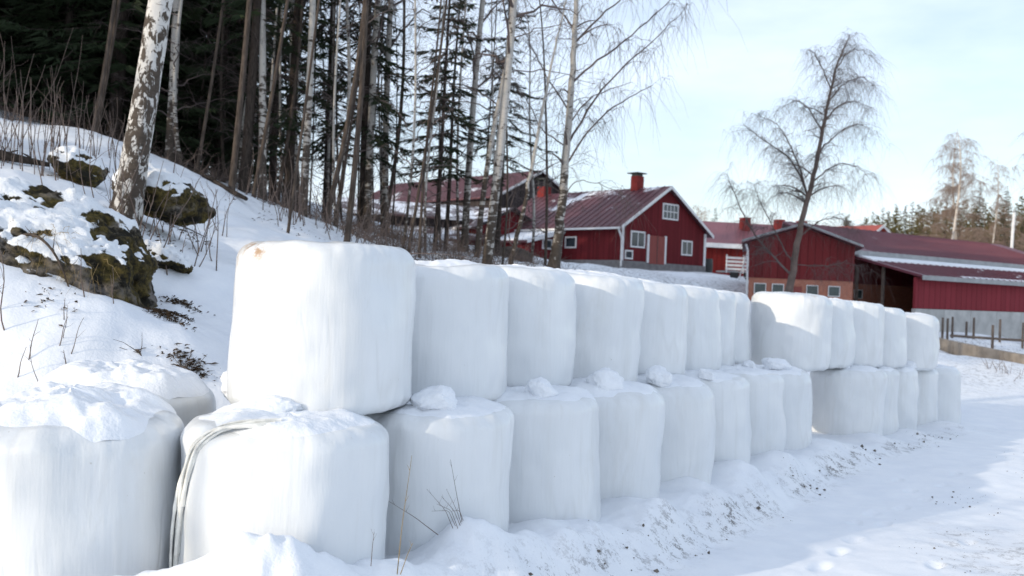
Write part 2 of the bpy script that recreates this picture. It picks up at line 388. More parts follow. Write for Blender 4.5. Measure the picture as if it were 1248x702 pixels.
_A[:_n, _n] = 1; _A[:_n, _n + 1:] = CP[:, :2] / 100; _A[_n:, :_n] = _A[:_n, _n:].T
_W = np.linalg.solve(_A, np.concatenate([CP[:, 2], np.zeros(3)]))
FOOT = []
DRIFT = [(-1.30, 5.38, .55, .25), (-.75, 5.95, .45, .20), (-.15, 6.75, .5, .20), (.55, 7.85, .45, .10), (-2.0, 5.15, .5, .20), (-2.9, 5.1, .6, .10), (*at(365, 690, 5.38)[:2], .34, .11), (*at(310, 705, 5.3)[:2], .3, .08), (*at(560, 655, 6.6)[:2], .25, .12), (*at(770, 612, 9.0)[:2], .32, .13), (*at(835, 588, 10.3)[:2], .3, .12), (*at(890, 572, 11.3)[:2], .35, .15), (*at(940, 560, 12.4)[:2], .3, .12), (*at(1000, 540, 14.6)[:2], .45, .12), (*at(1060, 528, 16.4)[:2], .4, .14), (*at(1110, 518, 17.9)[:2], .4, .16), (*at(1155, 505, 20)[:2], .6, .2), (*at(655, 640, 7.6)[:2], .3, .1)]
def Hz(x, y, detail=True):
    x = np.asarray(x, float); y = np.asarray(y, float); sh = x.shape; X = x.ravel(); Y = y.ravel(); out = np.empty(len(X))
    for i in range(0, len(X), 20000):
        xx, yy = X[i:i + 20000], Y[i:i + 20000]
        r2 = (xx[:, None] - CP[None, :, 0]) ** 2 + (yy[:, None] - CP[None, :, 1]) ** 2
        out[i:i + 20000] = _phi(r2) @ _W[:_n] + _W[_n] + (xx * _W[_n + 1] + yy * _W[_n + 2]) / 100
    s, arc = row_s(X, Y); d = np.hypot(X, Y)
    near = 1 - sstep(12.5, 20, d)
    edge = 0.08 * fbm2(X, Y, 1.1, 3, 5)
    out -= 0.07 * sstep(0.9 + edge, 1.5 + edge, s) * near
    # ploughed ridge along the foot of the bales
    lump = 0.55 + 0.75 * fbm2(X, Y, 0.55, 4, 9)
    out += 0.17 * sstep(-1.0, 0.2, s) * (1 - sstep(0.82 + edge, 1.42 + edge, s)) * near
    out += 0.09 * np.exp(-((s - 0.90) / 0.22) ** 2) * np.clip(lump, 0, 1.4) * near * np.where(s > 0.1, 1, 0)
    for fx, fy, fr, fh in DRIFT:
        q = ((X - fx) ** 2 + (Y - fy) ** 2) / fr ** 2; m = q < 9; out[m] += fh * np.exp(-q[m]) * (1 + .28 * fbm2(X[m], Y[m], .3, 3, 61))
    if detail:
        hill = sstep(0.2, -1.5, s) * (1 - sstep(60, 110, d)); bank = np.exp(-((s - 1.0) / 0.42) ** 2) * near
        road = sstep(1.3, 2.2, s)
        fade = 1 - sstep(40, 90, d)
        out += fade * (hill * (0.15 * fbm2(X, Y, 2.2, 3, 1) + 0.035 * fbm2(X, Y, 0.4, 3, 2)))
        out += bank * (0.062 * fbm2(X, Y, 0.42, 4, 3, 0.55))
        out += road * fade * (0.025 * fbm2(X, Y, 1.7, 3, 4) + 0.010 * fbm2(X, Y, 0.22, 2, 6) + 0.026 * np.sin((s + .4 * fbm2(X, Y, 5, 2, 8)) * 3.1) * sstep(2.2, 3.2, s))
        for fx, fy, fr in FOOT:
            ex, ey = X - fx, Y - fy; a_, b_ = ex * .6 + ey * .8, ex * .8 - ey * .6; q = ((a_ / 1.5) ** 2 + (b_ / .72) ** 2) / fr ** 2 * (1 + .5 * fbm2(X, Y, .12, 2, 41))
            m = q < 9
            if m.any(): out[m] += -0.042 * np.exp(-q[m] ** 2) + 0.006 * np.exp(-((np.sqrt(q[m]) - 1.5) / .4) ** 2)
    return out.reshape(sh)
def H1(x, y): return float(Hz(np.array([x]), np.array([y]))[0])
def ground(px, py, d0=3.0, d1=80.0):   # the point of the ground seen through a pixel
    ds = np.exp(np.linspace(math.log(d0), math.log(d1), 400)); P = np.array([at(px, py, d) for d in ds])
    h = Hz(P[:, 0], P[:, 1], False); q = P[:, 2] <= h; k = np.argmax(q) if q.any() else np.argmin(np.where(ds < 40, (P[:, 2] - h) / ds, 9))
    return np.array([P[k, 0], P[k, 1], h[k]])
for px, py, r in [(1022, 676, .10), (1000, 692, .10), (1042, 640, .09), (1062, 628, .10), (1078, 641, .09), (1040, 660, .09), (1100, 621, .09), (1110, 600, .09), (1128, 612, .08), (1150, 594, .09), (1165, 580, .08), (1095, 585, .08),
                  (1180, 660, .08), (1140, 690, .08)]:
    p = ground(px, py); FOOT.append((p[0], p[1], r))

def build_terrain():
    fa = np.linspace(-46, 42, 620); back = np.linspace(42, 360 - 46, 62)[1:-1]
    ang = np.radians(np.concatenate([fa, back])); na = len(ang)
    rad = np.concatenate([np.geomspace(0.6, 4, 24)[:-1], np.geomspace(4, 26, 300)[:-1], np.geomspace(26, 90, 110)[:-1], np.geomspace(90, 3500, 50)])
    nr = len(rad)
    X = rad[:, None] * np.sin(ang)[None]; Y = rad[:, None] * np.cos(ang)[None]
    Z = Hz(X, Y)
    V = np.stack([X, Y, Z], -1).reshape(-1, 3); idx = np.arange(nr * na).reshape(nr, na)
    a = idx[:-1]; b = np.roll(idx, -1, 1)[:-1]; c = np.roll(idx, -1, 1)[1:]; d = idx[1:]
    F = np.stack([a, b, c, d], -1).reshape(-1, 4)
    ctr = len(V); V = np.vstack([V, [[0, 0, H1(0, 0)]]])
    T = np.stack([idx[0], np.full(na, ctr), np.roll(idx[0], -1)], -1)
    s, arc = row_s(V[:, 0], V[:, 1]); D = np.hypot(V[:, 0], V[:, 1])
    # dirt thrown up by the plough on the bank, grit on the road, bare soil in the farmyard (where it lies, not how it is lit)
    dirt = 1.2 * np.exp(-((s - 1.18) / 0.20) ** 2) * (1 - sstep(17, 25, D)) * np.clip(0.62 + 0.8 * fbm2(V[:, 0], V[:, 1], 0.8, 3, 21), 0, 1) * sstep(3.6, 7.5, D)
    dirt = np.maximum(dirt, 1.5 * sstep(2.4, 3.8, s) * np.clip(0.9 * fbm2(V[:, 0], V[:, 1], 1.6, 3, 23) + .05, 0, 1) * (1 - sstep(40, 60, D)))
    yard = sstep(26, 34, D) * (1 - sstep(100, 140, D)) * sstep(-4, 2, V[:, 0] - 0.05 * V[:, 1])
    dirt = np.maximum(dirt, yard * 2.4 * np.clip(0.5 + 0.9 * fbm2(V[:, 0], V[:, 1] * .6, 5, 3, 25), 0, 1))
    wood = sstep(17.5, 22, D) * (1 - sstep(45, 70, D)) * sstep(2, -2, V[:, 0] - .02 * V[:, 1]) * sstep(0, -3, s)
    dirt = np.maximum(dirt, wood * np.clip(0.8 + 0.9 * fbm2(V[:, 0], V[:, 1], 2.0, 3, 27), 0, 1))
    fc = V[F].mean(1); fs, _ = row_s(fc[:, 0], fc[:, 1]); fd = np.hypot(fc[:, 0], fc[:, 1])
    cls = np.where(fs > 1.7, 1, np.where((fs > 0.15) & (fd < 40), 2, 0)); cls = np.where((fs < 0.15) & (fs > -.9) & (fd < 24), 2, cls)
    cls = np.where((fs > 0) & (fd >= 60), 0, cls)
    for nm, k, mat in (('hillside', 0, 'snow_dirty'), ('road', 1, 'snow_road'), ('snow_bank', 2, 'snow_dirty')):
        Fk = F[cls == k]; used, inv = np.unique(Fk, return_inverse=True)
        g = G(); g.add(V[used], inv.reshape(-1, 4), dirt[used])
        if k == 1:
            u2, i2 = np.unique(T, return_inverse=True); g.add(V[u2], i2.reshape(-1, 3), dirt[u2])
        o = obj(nm, g.mesh(nm, smooth=True, attr='dirt'), M[mat]); tag(o, kind='structure')
build_terrain()

# ------------------------------------------------------------------ bales
def bale_profile(R, Hh, rt=.14, rb=.10):
    a = np.linspace(0, math.pi / 2, 13); q = lambda k: rt / R if k else rb / R
    er, ez = rt / R, rt / (Hh / 2); br, bz = rb / R, rb / (Hh / 2)
    pr = np.concatenate([np.linspace(0, 1 - br, 9)[:-1], 1 - br + br * np.sin(a), np.full(26, 1.0), 1 - er + er * np.cos(a), np.linspace(1 - er, 0, 24)[1:]])
    pz = np.concatenate([np.full(8, -1.0), -1 + bz - bz * np.cos(a), np.linspace(-1 + bz, 1 - ez, 28)[1:-1], 1 - ez + ez * np.sin(a), 1 + .02 * (1 - (np.linspace(1 - er, 0, 24)[1:] / (1 - er)) ** 2)])
    return pr, pz
def bale_top(r, R, Hh, rt):
    e = np.clip((r - (R - rt)) / rt, 0, 1); return Hh - rt + rt * np.sqrt(1 - e * e) + .01 * Hh * np.clip(1 - (r / (R - rt)) ** 2, 0, 1)
def bale_surf(seed, R, Hh, th, pr, pz, squash=0.0, taper=0.0):
    rng = np.random.RandomState(seed); ph = rng.rand(6) * 6.28; sx = 1 + rng.uniform(-.03, .03)
    TH, PR = np.meshgrid(th, pr, indexing='ij'); _, PZ = np.meshgrid(th, pz, indexing='ij')
    fac = 1 + 0.012 * np.cos(2 * TH + ph[0]) + 0.012 * np.cos(3 * TH + ph[1]) + 0.013 * np.cos(5 * TH + ph[2]) + .006 * np.cos(8 * TH + ph[3])
    fac *= 1 - (taper + rng.uniform(-.008, .016)) * PZ + 0.014 * (1 - PZ ** 2) + rng.uniform(.0, .016) * np.exp(-((PZ + .35) / .35) ** 2)
    x = R * PR * np.cos(TH) * fac * sx; y = R * PR * np.sin(TH) * fac / sx; z = Hh / 2 * PZ
    P = np.stack([x, y, z], -1)
    nrm = np.stack([np.cos(TH) * PR, np.sin(TH) * PR, PZ * 0.6], -1); nrm /= np.linalg.norm(nrm, axis=-1, keepdims=True) + 1e-9
    lump = 0.026 * fbm(P * 2.1 + seed * 3.1, 3, seed)
    pleat = 0.0055 * (.35 - np.abs(vnoise(np.stack([np.cos(TH) * 14, np.sin(TH) * 14, PZ * 0.9 + seed], -1), seed + 7))) * np.clip(PR, 0, 1) ** 2 * (.35 + .65 * np.clip(vnoise(np.stack([np.cos(TH) * 2, np.sin(TH) * 2, PZ * .8 + seed], -1), seed + 8) + .4, 0, 1))
    edge = 0.013 * vnoise(np.stack([np.cos(TH) * 6, np.sin(TH) * 6, PZ * 5 + seed], -1), seed + 9) * np.exp(-((np.abs(PZ) - .93) / .12) ** 2)
    edge = edge + 0.008 * (.4 - np.abs(vnoise(np.stack([np.cos(TH) * 11, np.sin(TH) * 11, PZ * 2.2 + seed], -1), seed + 11))) * sstep(.45, .95, np.abs(PZ)) * np.clip(PR * 2 - .8, 0, 1)
    dent = 0
    for k in range(4):
        a0 = rng.rand() * 6.28; z0_ = rng.uniform(-.6, .9); wd = rng.uniform(.25, .6); dd = np.angle(np.exp(1j * (TH - a0)))
        dent = dent - rng.uniform(-.012, .028) * np.exp(-(dd / wd) ** 2 - ((PZ - z0_) / rng.uniform(.3, .9)) ** 2) * np.clip(PR * 1.3 - .3, 0, 1)
    P = P + nrm * (lump + pleat + edge + dent)[..., None]
    return P
def make_bale(name, x, y, zb, label, seed, R=0.665, Hh=1.22, tilt=(0, 0), snow=None, stain=None, group=None, taper=0.0, rot=0.0):
    rt = root(name, (x, y, zb), label, 'bale', group)
    jt = np.random.RandomState(seed + 4).uniform(-.018, .018, 2); rt.rotation_euler = (tilt[0] + jt[0], tilt[1] + jt[1], rot)
    n = 160; rtop = .11 + .07 * np.random.RandomState(seed + 2).rand(); pr, pz = bale_profile(R, Hh, rtop)
    th = np.linspace(0, 2 * math.pi, n, endpoint=False)
    P = bale_surf(seed, R, Hh, th, pr, pz, taper=taper); P[..., 2] += Hh / 2
    P[:, 0] = P[:, 0].mean(0); P[:, -1] = P[:, -1].mean(0)
    m = len(pr); idx = np.arange(n * m).reshape(n, m)
    a = idx[:, :-1]; b = np.roll(idx, -1, 0)[:, :-1]; c = np.roll(idx, -1, 0)[:, 1:]; d = idx[:, 1:]
    F = np.stack([a, b, c, d], -1)
    g = G(); mid = F[:, 1:-1].reshape(-1, 4)
    V = P.reshape(-1, 3); st = np.zeros(len(V))
    if stain is not None:
        for sx, sy, sz, sr in stain: st = np.maximum(st, np.exp(-((V - np.array([sx, sy, sz])) ** 2).sum(1) / sr ** 2))
    g.add(V, mid, st); base = 0
    g.f.append(np.array([[idx[i, 1], idx[i, 0], idx[(i + 1) % n, 1]] for i in range(n)])[:, [0, 1, 2]])
    g.f.append(np.array([[idx[i, m - 2], idx[(i + 1) % n, m - 2], idx[i, m - 1]] for i in range(n)]))
    me = g.mesh('film_wrap', smooth=True, attr='stain')
    w = obj('film_wrap', me, M['film_stained' if stain is not None else 'film'], rt)
    if snow:
        rc, thk, sseed = snow
        rows = np.arange(m - 1 - 23 - 8, m); K = P[:, rows].copy(); nr_ = len(rows)       # lies on the film, thins out towards the rim
        q = np.linspace(0, 1, nr_)[None]; KX = K * np.array([1, 1, 0])
        e = .20 + (1 - rc) * 1.2 + .16 * fbm(KX * 2.2 + sseed * 3.3, 3, sseed)
        am = sstep(e - .10, e + .32, q + 0 * e)
        K[..., 2] += -.008 + (thk + .008) * am * (.85 + .6 * fbm(KX * 3.2 + sseed, 4, sseed + 2)) + .006 * am * vnoise(KX * 22, sseed)
        K[:, -1] = K[:, -1].mean(0); idk = np.arange(n * nr_).reshape(n, nr_)
        a = idk[:, :-1]; b = np.roll(idk, -1, 0)[:, :-1]; c = np.roll(idk, -1, 0)[:, 1:]; d = idk[:, 1:]
        g = G(); g.add(K.reshape(-1, 3), np.stack([a, b, c, d], -1).reshape(-1, 4))
        obj('snow_cap', g.mesh('snow_cap', smooth=True), M['snow_chunk'], rt)
    return rt

low_lab = ['lower-row bale cut off by the left edge of the picture, snow on top',
           'lower-row bale with a grey film strap hanging down its left side',
           'lower-row bale third from the left, with dry stalks in front of it',
           'lower-row bale fourth from the left under a rounded snow lump',
           'lower-row bale fifth from the left with a wide snow lump on top',
           'lower-row bale sixth from the left with a tilted snow slab on top',
           'lower-row bale seventh from the left, partly behind the sixth',
           'lower-row bale eighth from the left, partly behind the seventh',
           'lower-row bale at the far end of the near stack, set back beside the gap',
           'lower-row bale first after the gap, broad and fully seen from the front',
           'lower-row bale second after the gap, only a narrow strip showing',
           'lower-row bale third after the gap', 'lower-row bale fourth after the gap', 'lower-row bale at the far right end of the row']
lower = []
for i, ((x, y), t) in enumerate(zip(LOW, LTOP)):
    Rr = (0.69, 0.645)[i] if i < 2 else 0.665
    lower.append(make_bale('wrapped_bale', x, y, t - 1.41, low_lab[i], 11 + i * 3, Rr, 1.40, snow=((1.04, 0.035, i + 3) if i > 1 else ((1.05, .12, 3) if i == 0 else (1.0, .06, 4))), group='white wrapped bales of the lower row', rot=i * 1.3))
UP = [(-1.36, 6.98, 1.23, 1.18, .655), (-.68, 8.2, 1.18, 1.15, .655), (-.03, 9.37, 1.18, 1.15, .655), (.74, 10.5, 1.17, 1.17, .655), (1.49, 11.7, 1.15, 1.13, .655), (2.2, 12.95, 1.12, 1.13, .65),
      (2.73, 14.2, 1.10, 1.12, .64), (3.24, 15.45, 1.07, 1.14, .64), (4.69, 16.0, 1.0, 1.24, .66), (5.51, 17.1, .96, 1.20, .65), (6.4, 18.1, .93, 1.20, .65), (7.26, 19.1, .88, 1.17, .65), (8.4, 20.25, .77, 1.15, .65)]
up_lab = ['largest upper-row bale at the near end, sunlit, brown stain on its top rim', 'upper-row bale second from the left with a twig across its top',
          'upper-row bale third from the left', 'upper-row bale fourth from the left, leaning, grey strap at its lower left', 'upper-row bale fifth from the left',
          'upper-row bale sixth from the left', 'upper-row bale seventh from the left, a narrow strip of it showing', 'upper-row bale last before the gap, a narrow strip showing',
          'broad upper-row bale first after the gap, half in sun with a diagonal shadow', 'upper-row bale second after the gap', 'upper-row bale third after the gap',
          'upper-row bale fourth after the gap', 'upper-row bale at the far right end of the row']
TI = [(0, 0), (.02, -.035), (0.0, .01), (.0, -.05), (0, -.03), (0, .01), (.02, 0), (0, -.02), (.0, .03), (0, .02), (0, -.02), (.01, .02), (0, -.01)]
upper = []
for i, (x, y, z, h, R) in enumerate(UP):
    st = [(-.43, -.40, h - .03, .10), (-.50, -.32, h - .12, .09), (-.36, -.5, h - .10, .08)] if i == 0 else ([(.2, -.45, h, .07)] if i == 8 else None)
    upper.append(make_bale('wrapped_bale', x, y, z, up_lab[i], 101 + i * 7, R, h, TI[i], snow=((.90, .016, 40 + i) if i not in (0, 8) else None), stain=st, group='white wrapped bales of the upper row', taper=0.02 if i in (1, 3) else 0.0, rot=0 if st else i))
back_bale = make_bale('wrapped_bale', -2.95, 7.36, .06, 'snow-covered bale of the back row showing between two front bales', 71, .69, 1.25, snow=(1.08, .10, 9))

# grey strap of twisted film on the second lower bale
def strap(parent, pts, w, name='loose_film', lab=None):
    g = G(); pts = np.array(pts)
    t = np.linspace(0, 1, 40); seg = np.linspace(0, 1, len(pts))
    P = np.stack([np.interp(t, seg, pts[:, k]) for k in range(3)], -1)
    for _ in range(4): P[1:-1] = (P[:-2] + 2 * P[1:-1] + P[2:]) / 4
    rs = np.random.RandomState(3)
    for k in range(11):
        ph = rs.rand(6) * 6.28; am = w * rs.uniform(.4, 1.7)
        off = np.stack([am * np.sin(ph[0] + t * rs.uniform(2, 6)), am * .8 * np.cos(ph[1] + t * rs.uniform(2, 6)), am * 0.4 * np.cos(ph[2] + t * 6)], -1)
        e = int(rs.uniform(24, 41)) if k > 3 else 40
        g.tubes((P + off)[:e], w * (0.42 + 0.14 * np.sin(t * 9 + ph[3]) + .05 * rs.normal(size=40))[:e], 6)
    o = obj(name, g.mesh(name, smooth=True), M['film_strap'], parent)
    if lab: o['label'] = lab
c1 = lower[1]; ir = c1.rotation_euler[2]
def c1_local(px, py, dd):
    w = at(px, py, dd) - np.array(c1.location); ca, sa = math.cos(-ir), math.sin(-ir)
    return (w[0] * ca - w[1] * sa, w[0] * sa + w[1] * ca, w[2])
def on_c1(ang, zz, lift=.012):   # point on the side of the second lower bale
    return (0.665 * math.cos(ang) * (1 + lift * 2) , 0.665 * math.sin(ang) * (1 + lift * 2), zz)
wa = math.radians(-172) - ir
def rim(ang, r, z): a = ang - ir; return (r * math.cos(a), r * math.sin(a), z)
strap(c1, [rim(math.radians(-88), .42, 1.44), rim(math.radians(-105), .50, 1.435), rim(math.radians(-120), .58, 1.40), rim(math.radians(-132), .645, 1.28), rim(math.radians(-139), .672, 1.05), rim(math.radians(-143), .678, .75), rim(math.radians(-145), .68, .4), rim(math.radians(-146), .68, .1)], .024, lab='grey twisted strip of loose film hanging over the rim')
u4 = upper[3]; r4 = u4.rotation_euler[2]
strap(u4, [(.66 * math.cos(a - r4), .66 * math.sin(a - r4), z) for a, z in ((math.radians(-168), .62), (math.radians(-150), .45), (math.radians(-128), .22), (math.radians(-120), .1))], .010)

# ------------------------------------------------------------------ snow chunks lying on the bales
def chunk_geo(seed, size, rough=0.2, sub=5):
    import bmesh
    bm = bmesh.new(); bmesh.ops.create_icosphere(bm, subdivisions=sub, radius=1.0)
    V = np.array([v.co[:] for v in bm.verts]); F = np.array([[v.index for v in f.verts] for f in bm.faces]); bm.free()
    rg = np.random.RandomState(seed + 50)
    for k in range(10):
        nn = rg.normal(size=3); nn /= np.linalg.norm(nn); V = V - np.maximum(V @ nn - rg.uniform(.60, .85), 0)[:, None] * nn * .8
    V = np.sign(V) * np.abs(V) ** 0.85
    V = V * (1 + rough * fbm(V * 1.3 + seed * 5.7, 4, seed)[:, None]) + 0.16 * np.stack([vnoise(V * 1.3 + seed + k * 9, seed + k) for k in range(3)], -1)
    V = V * (1 + .045 * fbm(V * 6 + seed, 3, seed + 9)[:, None]) * np.array(size)
    V[:, 2] = np.maximum(V[:, 2], -size[2] * 0.7); fl = np.clip((-.1 * size[2] - V[:, 2]) / size[2], 0, 1); V[:, :2] *= (1 + .10 * fl)[:, None]
    return V, F
def chunk(px, py, d, size, seed, label, tilt=(0, 0, 0), zfix=None, name='snow_lump', mat='snow_chunk', cat='snow lump', group='loose snow lumps'):
    p = at(px, py, d); z = p[2] if zfix is None else zfix
    size = (size[0], size[1], size[2] * 1.4); V, F = chunk_geo(seed, size)
    g = G(); g.add(V + np.array([0, 0, size[2] * .45]), F)
    o = obj(name, g.mesh(name, smooth=True), M[mat], loc=(p[0], p[1], z)); o.rotation_euler = tilt
    return tag(o, label, cat, group)
def ltop(i, extra=.015): return LTOP[i] - .01 + extra
chunk(532, 488, 7.05, (.19, .13, .075), 3, 'sunlit square snow slab in front of the second upper bale', (.08, -.22, .2), ltop(2))
chunk(660, 483, 8.25, (.135, .11, .085), 5, 'rounded snow lump at the foot of the third upper bale', (0, -.05, .3), ltop(3))
chunk(735, 470, 9.35, (.20, .15, .10), 7, 'wide snow lump at the foot of the leaning fourth bale', (0, .08, 0), ltop(4))
chunk(800, 458, 10.45, (.15, .12, .09), 8, 'tilted snow slab at the foot of the fifth upper bale', (0, .35, .3), ltop(5))
chunk(860, 455, 11.6, (.12, .1, .05), 9, 'small flat snow lump at the foot of the sixth upper bale', (0, .1, 0), ltop(6))
chunk(913, 445, 13.9, (.10, .1, .07), 10, 'small snow lump just left of the gap', (0, 0, 0), ltop(8))
chunk(946, 444, 14.25, (.20, .15, .08), 12, 'loaf-shaped snow lump under the broad bale after the gap', (0, 0, .1), ltop(8))
chunk(1028, 446, 16.8, (.10, .09, .08), 13, 'small snow lump between the first two upper bales after the gap', (0, 0, 0), ltop(9))
chunk(1108, 441, 19.6, (.16, .12, .07), 14, 'flat snow lump at the foot of the last upper bale', (0, 0, 0), ltop(12))
chunk(328, 500, 6.30, (.24, .16, .075), 15, 'long flat snow slab on the strapped lower bale', (.0, -.05, .1), ltop(1, 0.0))
chunk(288, 478, 7.3, (.13, .12, .09), 17, 'rounded snow lump at the lower left of the largest bale', (0, 0, 0), 1.24)
# ------------------------------------------------------------------ grit on the bank and road
def grit():
    rng = np.random.RandomState(4)
    base = np.array([[1, .2, 0], [-1, 0, .3], [.2, 1, .1], [0, -1, -.2], [.3, 0, 1], [0, .2, -1]], float)
    Fo = np.array([[0, 2, 4], [2, 1, 4], [1, 3, 4], [3, 0, 4], [2, 0, 5], [1, 2, 5], [3, 1, 5], [0, 3, 5]])
    for nm, n, lab in (('bank_grit', 15000, 'dark grit and soil crumbs in the snow bank'), ('road_gravel', 26000, 'scattered dark gravel on the snowy road')):
        if nm == 'bank_grit':
            X = rng.uniform(-4, 10, n); Y = rng.uniform(4, 24, n)
        else:
            X = rng.uniform(0, 20, n); Y = rng.uniform(4, 30, n)
        s, _ = row_s(X, Y)
        cl = fbm2(X, Y, 0.7, 3, 21 if nm == 'bank_grit' else 33)
        p = (np.exp(-((s - 1.2) / .22) ** 2) * np.clip(cl * 1.9 + .12, 0, 1)) if nm == 'bank_grit' else (sstep(2.2, 3.4, s) * np.clip(cl * 1.6 - .05, 0, 1))
        k = rng.rand(n) < p; X, Y = X[k], Y[k]; N = len(X); Z = Hz(X, Y)
        sz = (0.004 + (0.020 if nm == 'bank_grit' else .009) * rng.rand(N) ** 5) * np.where(np.hypot(X, Y) > 12, 1.3, 1.0)
        sc = rng.uniform(.5, 1.5, (N, 6, 3))
        V = base[None] * sc * sz[:, None, None]; V[..., 2] *= .9; V += np.stack([X, Y, Z + sz * .25], -1)[:, None]
        F = (Fo[None] + (np.arange(N) * 6)[:, None, None]).reshape(-1, 3)
        g = G(); g.add(V.reshape(-1, 3), F); tag(obj(nm, g.mesh(nm), M['gravel']), lab, 'gravel', kind='stuff')
grit()

# ------------------------------------------------------------------ boulders
def boulder(name, center, size, seed, label, tilt=(0, 0, 0), snow_amt=0.0, sub=6):
    import bmesh
    bm = bmesh.new(); bmesh.ops.create_icosphere(bm, subdivisions=sub, radius=1.0)
    V = np.array([v.co[:] for v in bm.verts]); F = np.array([[v.index for v in f.verts] for f in bm.faces]); bm.free()
    rng = np.random.RandomState(seed)
    for k in range(9):                                   # flattened faces, as a split rock has
        n = rng.normal(size=3); n /= np.linalg.norm(n); lim = rng.uniform(.62, .9); dd = V @ n
        V = V - np.maximum(dd - lim, 0)[:, None] * n * 0.85
    V = V * (1 + 0.15 * fbm(V * 1.6 + seed, 5, seed, .6)[:, None])
    V = V * np.array(size)
    R = np.array(Matrix.Rotation(tilt[2], 3, 'Z') @ Matrix.Rotation(tilt[1], 3, 'Y') @ Matrix.Rotation(tilt[0], 3, 'X')); V = V @ R.T
    N = np.zeros_like(V); fn = np.cross(V[F[:, 1]] - V[F[:, 0]], V[F[:, 2]] - V[F[:, 0]])
    for k in range(3): np.add.at(N, F[:, k], fn)
    N /= np.linalg.norm(N, axis=1, keepdims=True)
    V = V + N * (0.035 * fbm(V * 9 + seed, 4, seed + 3, .6))[:, None]
    lean = N[:, 2] * .95 - N[:, 0] * .28 - N[:, 1] * .05
    s = sstep(.25, .95, lean + 0.33 * fbm(V * 2.6 + seed, 4, seed + 5) + snow_amt)
    V = V + np.array([0, 0, 1.0]) * (s ** 2 * 0.075)[:, None]
    c = np.asarray(center, float); rt = root(name, c, label, 'boulder', 'mossy boulders on the slope')
    g = G(); g.add(V, F, s); obj('rock', g.mesh('rock', smooth=True, attr='snow'), M['rock'], rt)
    return rt
b1 = at(86, 312, 10.3); boulder('mossy_boulder', (b1[0], b1[1], b1[2] - .08), (1.22, .95, .66), 4, 'large mossy boulder half covered in snow at the left', (0, .46, .1), -.02)
b2 = at(200, 250, 12.9); boulder('mossy_boulder', (b2[0], b2[1], b2[2] + .06), (.66, .5, .34), 8, 'mossy boulder with a snow cap right of the old birch', (0, .30, -.1), .15, 5)
b3 = at(100, 212, 14.5); boulder('mossy_boulder', (b3[0], b3[1], b3[2] + .05), (.45, .4, .27), 12, 'small brown boulder left of the old birch', (0, .2, .2), .05, 5)
b4 = at(205, 285, 12.0); boulder('mossy_boulder', (b4[0], b4[1], H1(b4[0], b4[1]) + .0), (.34, .3, .13), 15, 'low rock poking through snow below the snow-capped boulder', (0, .3, .2), .15, 5)

# ------------------------------------------------------------------ trees
def bend_path(p0, p1, n, amp, rng, sag=0.0):
    t = np.linspace(0, 1, n); P = p0 + (p1 - p0) * t[:, None]
    o = np.zeros((n, 3))
    for k in (1, 2, 3):
        o += np.sin(t * math.pi * k)[:, None] * rng.normal(size=3) * amp / k ** 1.2
    o[:, 2] *= .2
    P = P + o; P[:, 2] += sag * np.sin(t * math.pi)
    return P
def twigs(g, starts, dirs, L, r, rng, droop, n=5, k=3):
    N = len(starts)
    if N == 0: return np.zeros((0, n, 3))
    s = np.linspace(0, 1, n); dirs = dirs / (np.linalg.norm(dirs, axis=1, keepdims=True) + 1e-9)
    P = starts[:, None] + dirs[:, None] * (L[:, None] * s)[..., None]
    P[..., 2] -= droop[:, None] * L[:, None] * s[None] ** 2
    P[:, 1:] += rng.normal(size=(N, n - 1, 3)) * (L * .035)[:, None, None]
    rr = r[:, None] * (1 - .72 * s[None]); g.tubes(P, rr, k); return P
def crown_on(g, limbs, rng, sub_per_m=3.0, sub_len=0.9, twig_per=5, twig_len=0.7, hang=0.8, tw_r=.0045, up=.25, t0=.15):
    """side branches and hanging twigs along limbs [(pts, radii)]"""
    S, D, L, R = [], [], [], []
    for P, r in limbs:
        seg = np.linalg.norm(np.diff(P, axis=0), axis=1); cum = np.concatenate([[0], np.cumsum(seg)]); tot = cum[-1]
        n = max(3, int(tot * sub_per_m)); tt = t0 + (1 - t0) * rng.rand(n) ** .8; tt[0] = .999
        for t in tt:
            x = t * tot; p = np.array([np.interp(x, cum, P[:, k]) for k in range(3)]); i = min(len(P) - 2, np.searchsorted(cum, x) - 1)
            T = P[i + 1] - P[i]; T /= np.linalg.norm(T) + 1e-9
            q = rng.normal(size=3); q[2] = q[2] * .4 + up; q /= np.linalg.norm(q)
            S.append(p); D.append(T * .7 + q * .9); L.append(sub_len * rng.uniform(.45, 1.2) * (1.1 - .45 * t)); R.append(max(.004, np.interp(x, cum, r) * .45))
    S, D, L, R = map(np.array, (S, D, L, R)); R = np.minimum(R, .016)
    P = twigs(g, S, D, L, R, rng, np.full(len(S), hang * .45), 6, 4)
    N = len(P); i = rng.randint(1, 6, (N, twig_per)); st = P[np.arange(N)[:, None], i].reshape(-1, 3)
    d = rng.normal(size=st.shape); d[:, 2] = -hang * .9 + d[:, 2] * .45 + .25
    Lt = twig_len * rng.uniform(.35, 1.25, len(st)); twigs(g, st, d, Lt, np.full(len(st), tw_r), rng, np.full(len(st), hang), 5, 3)
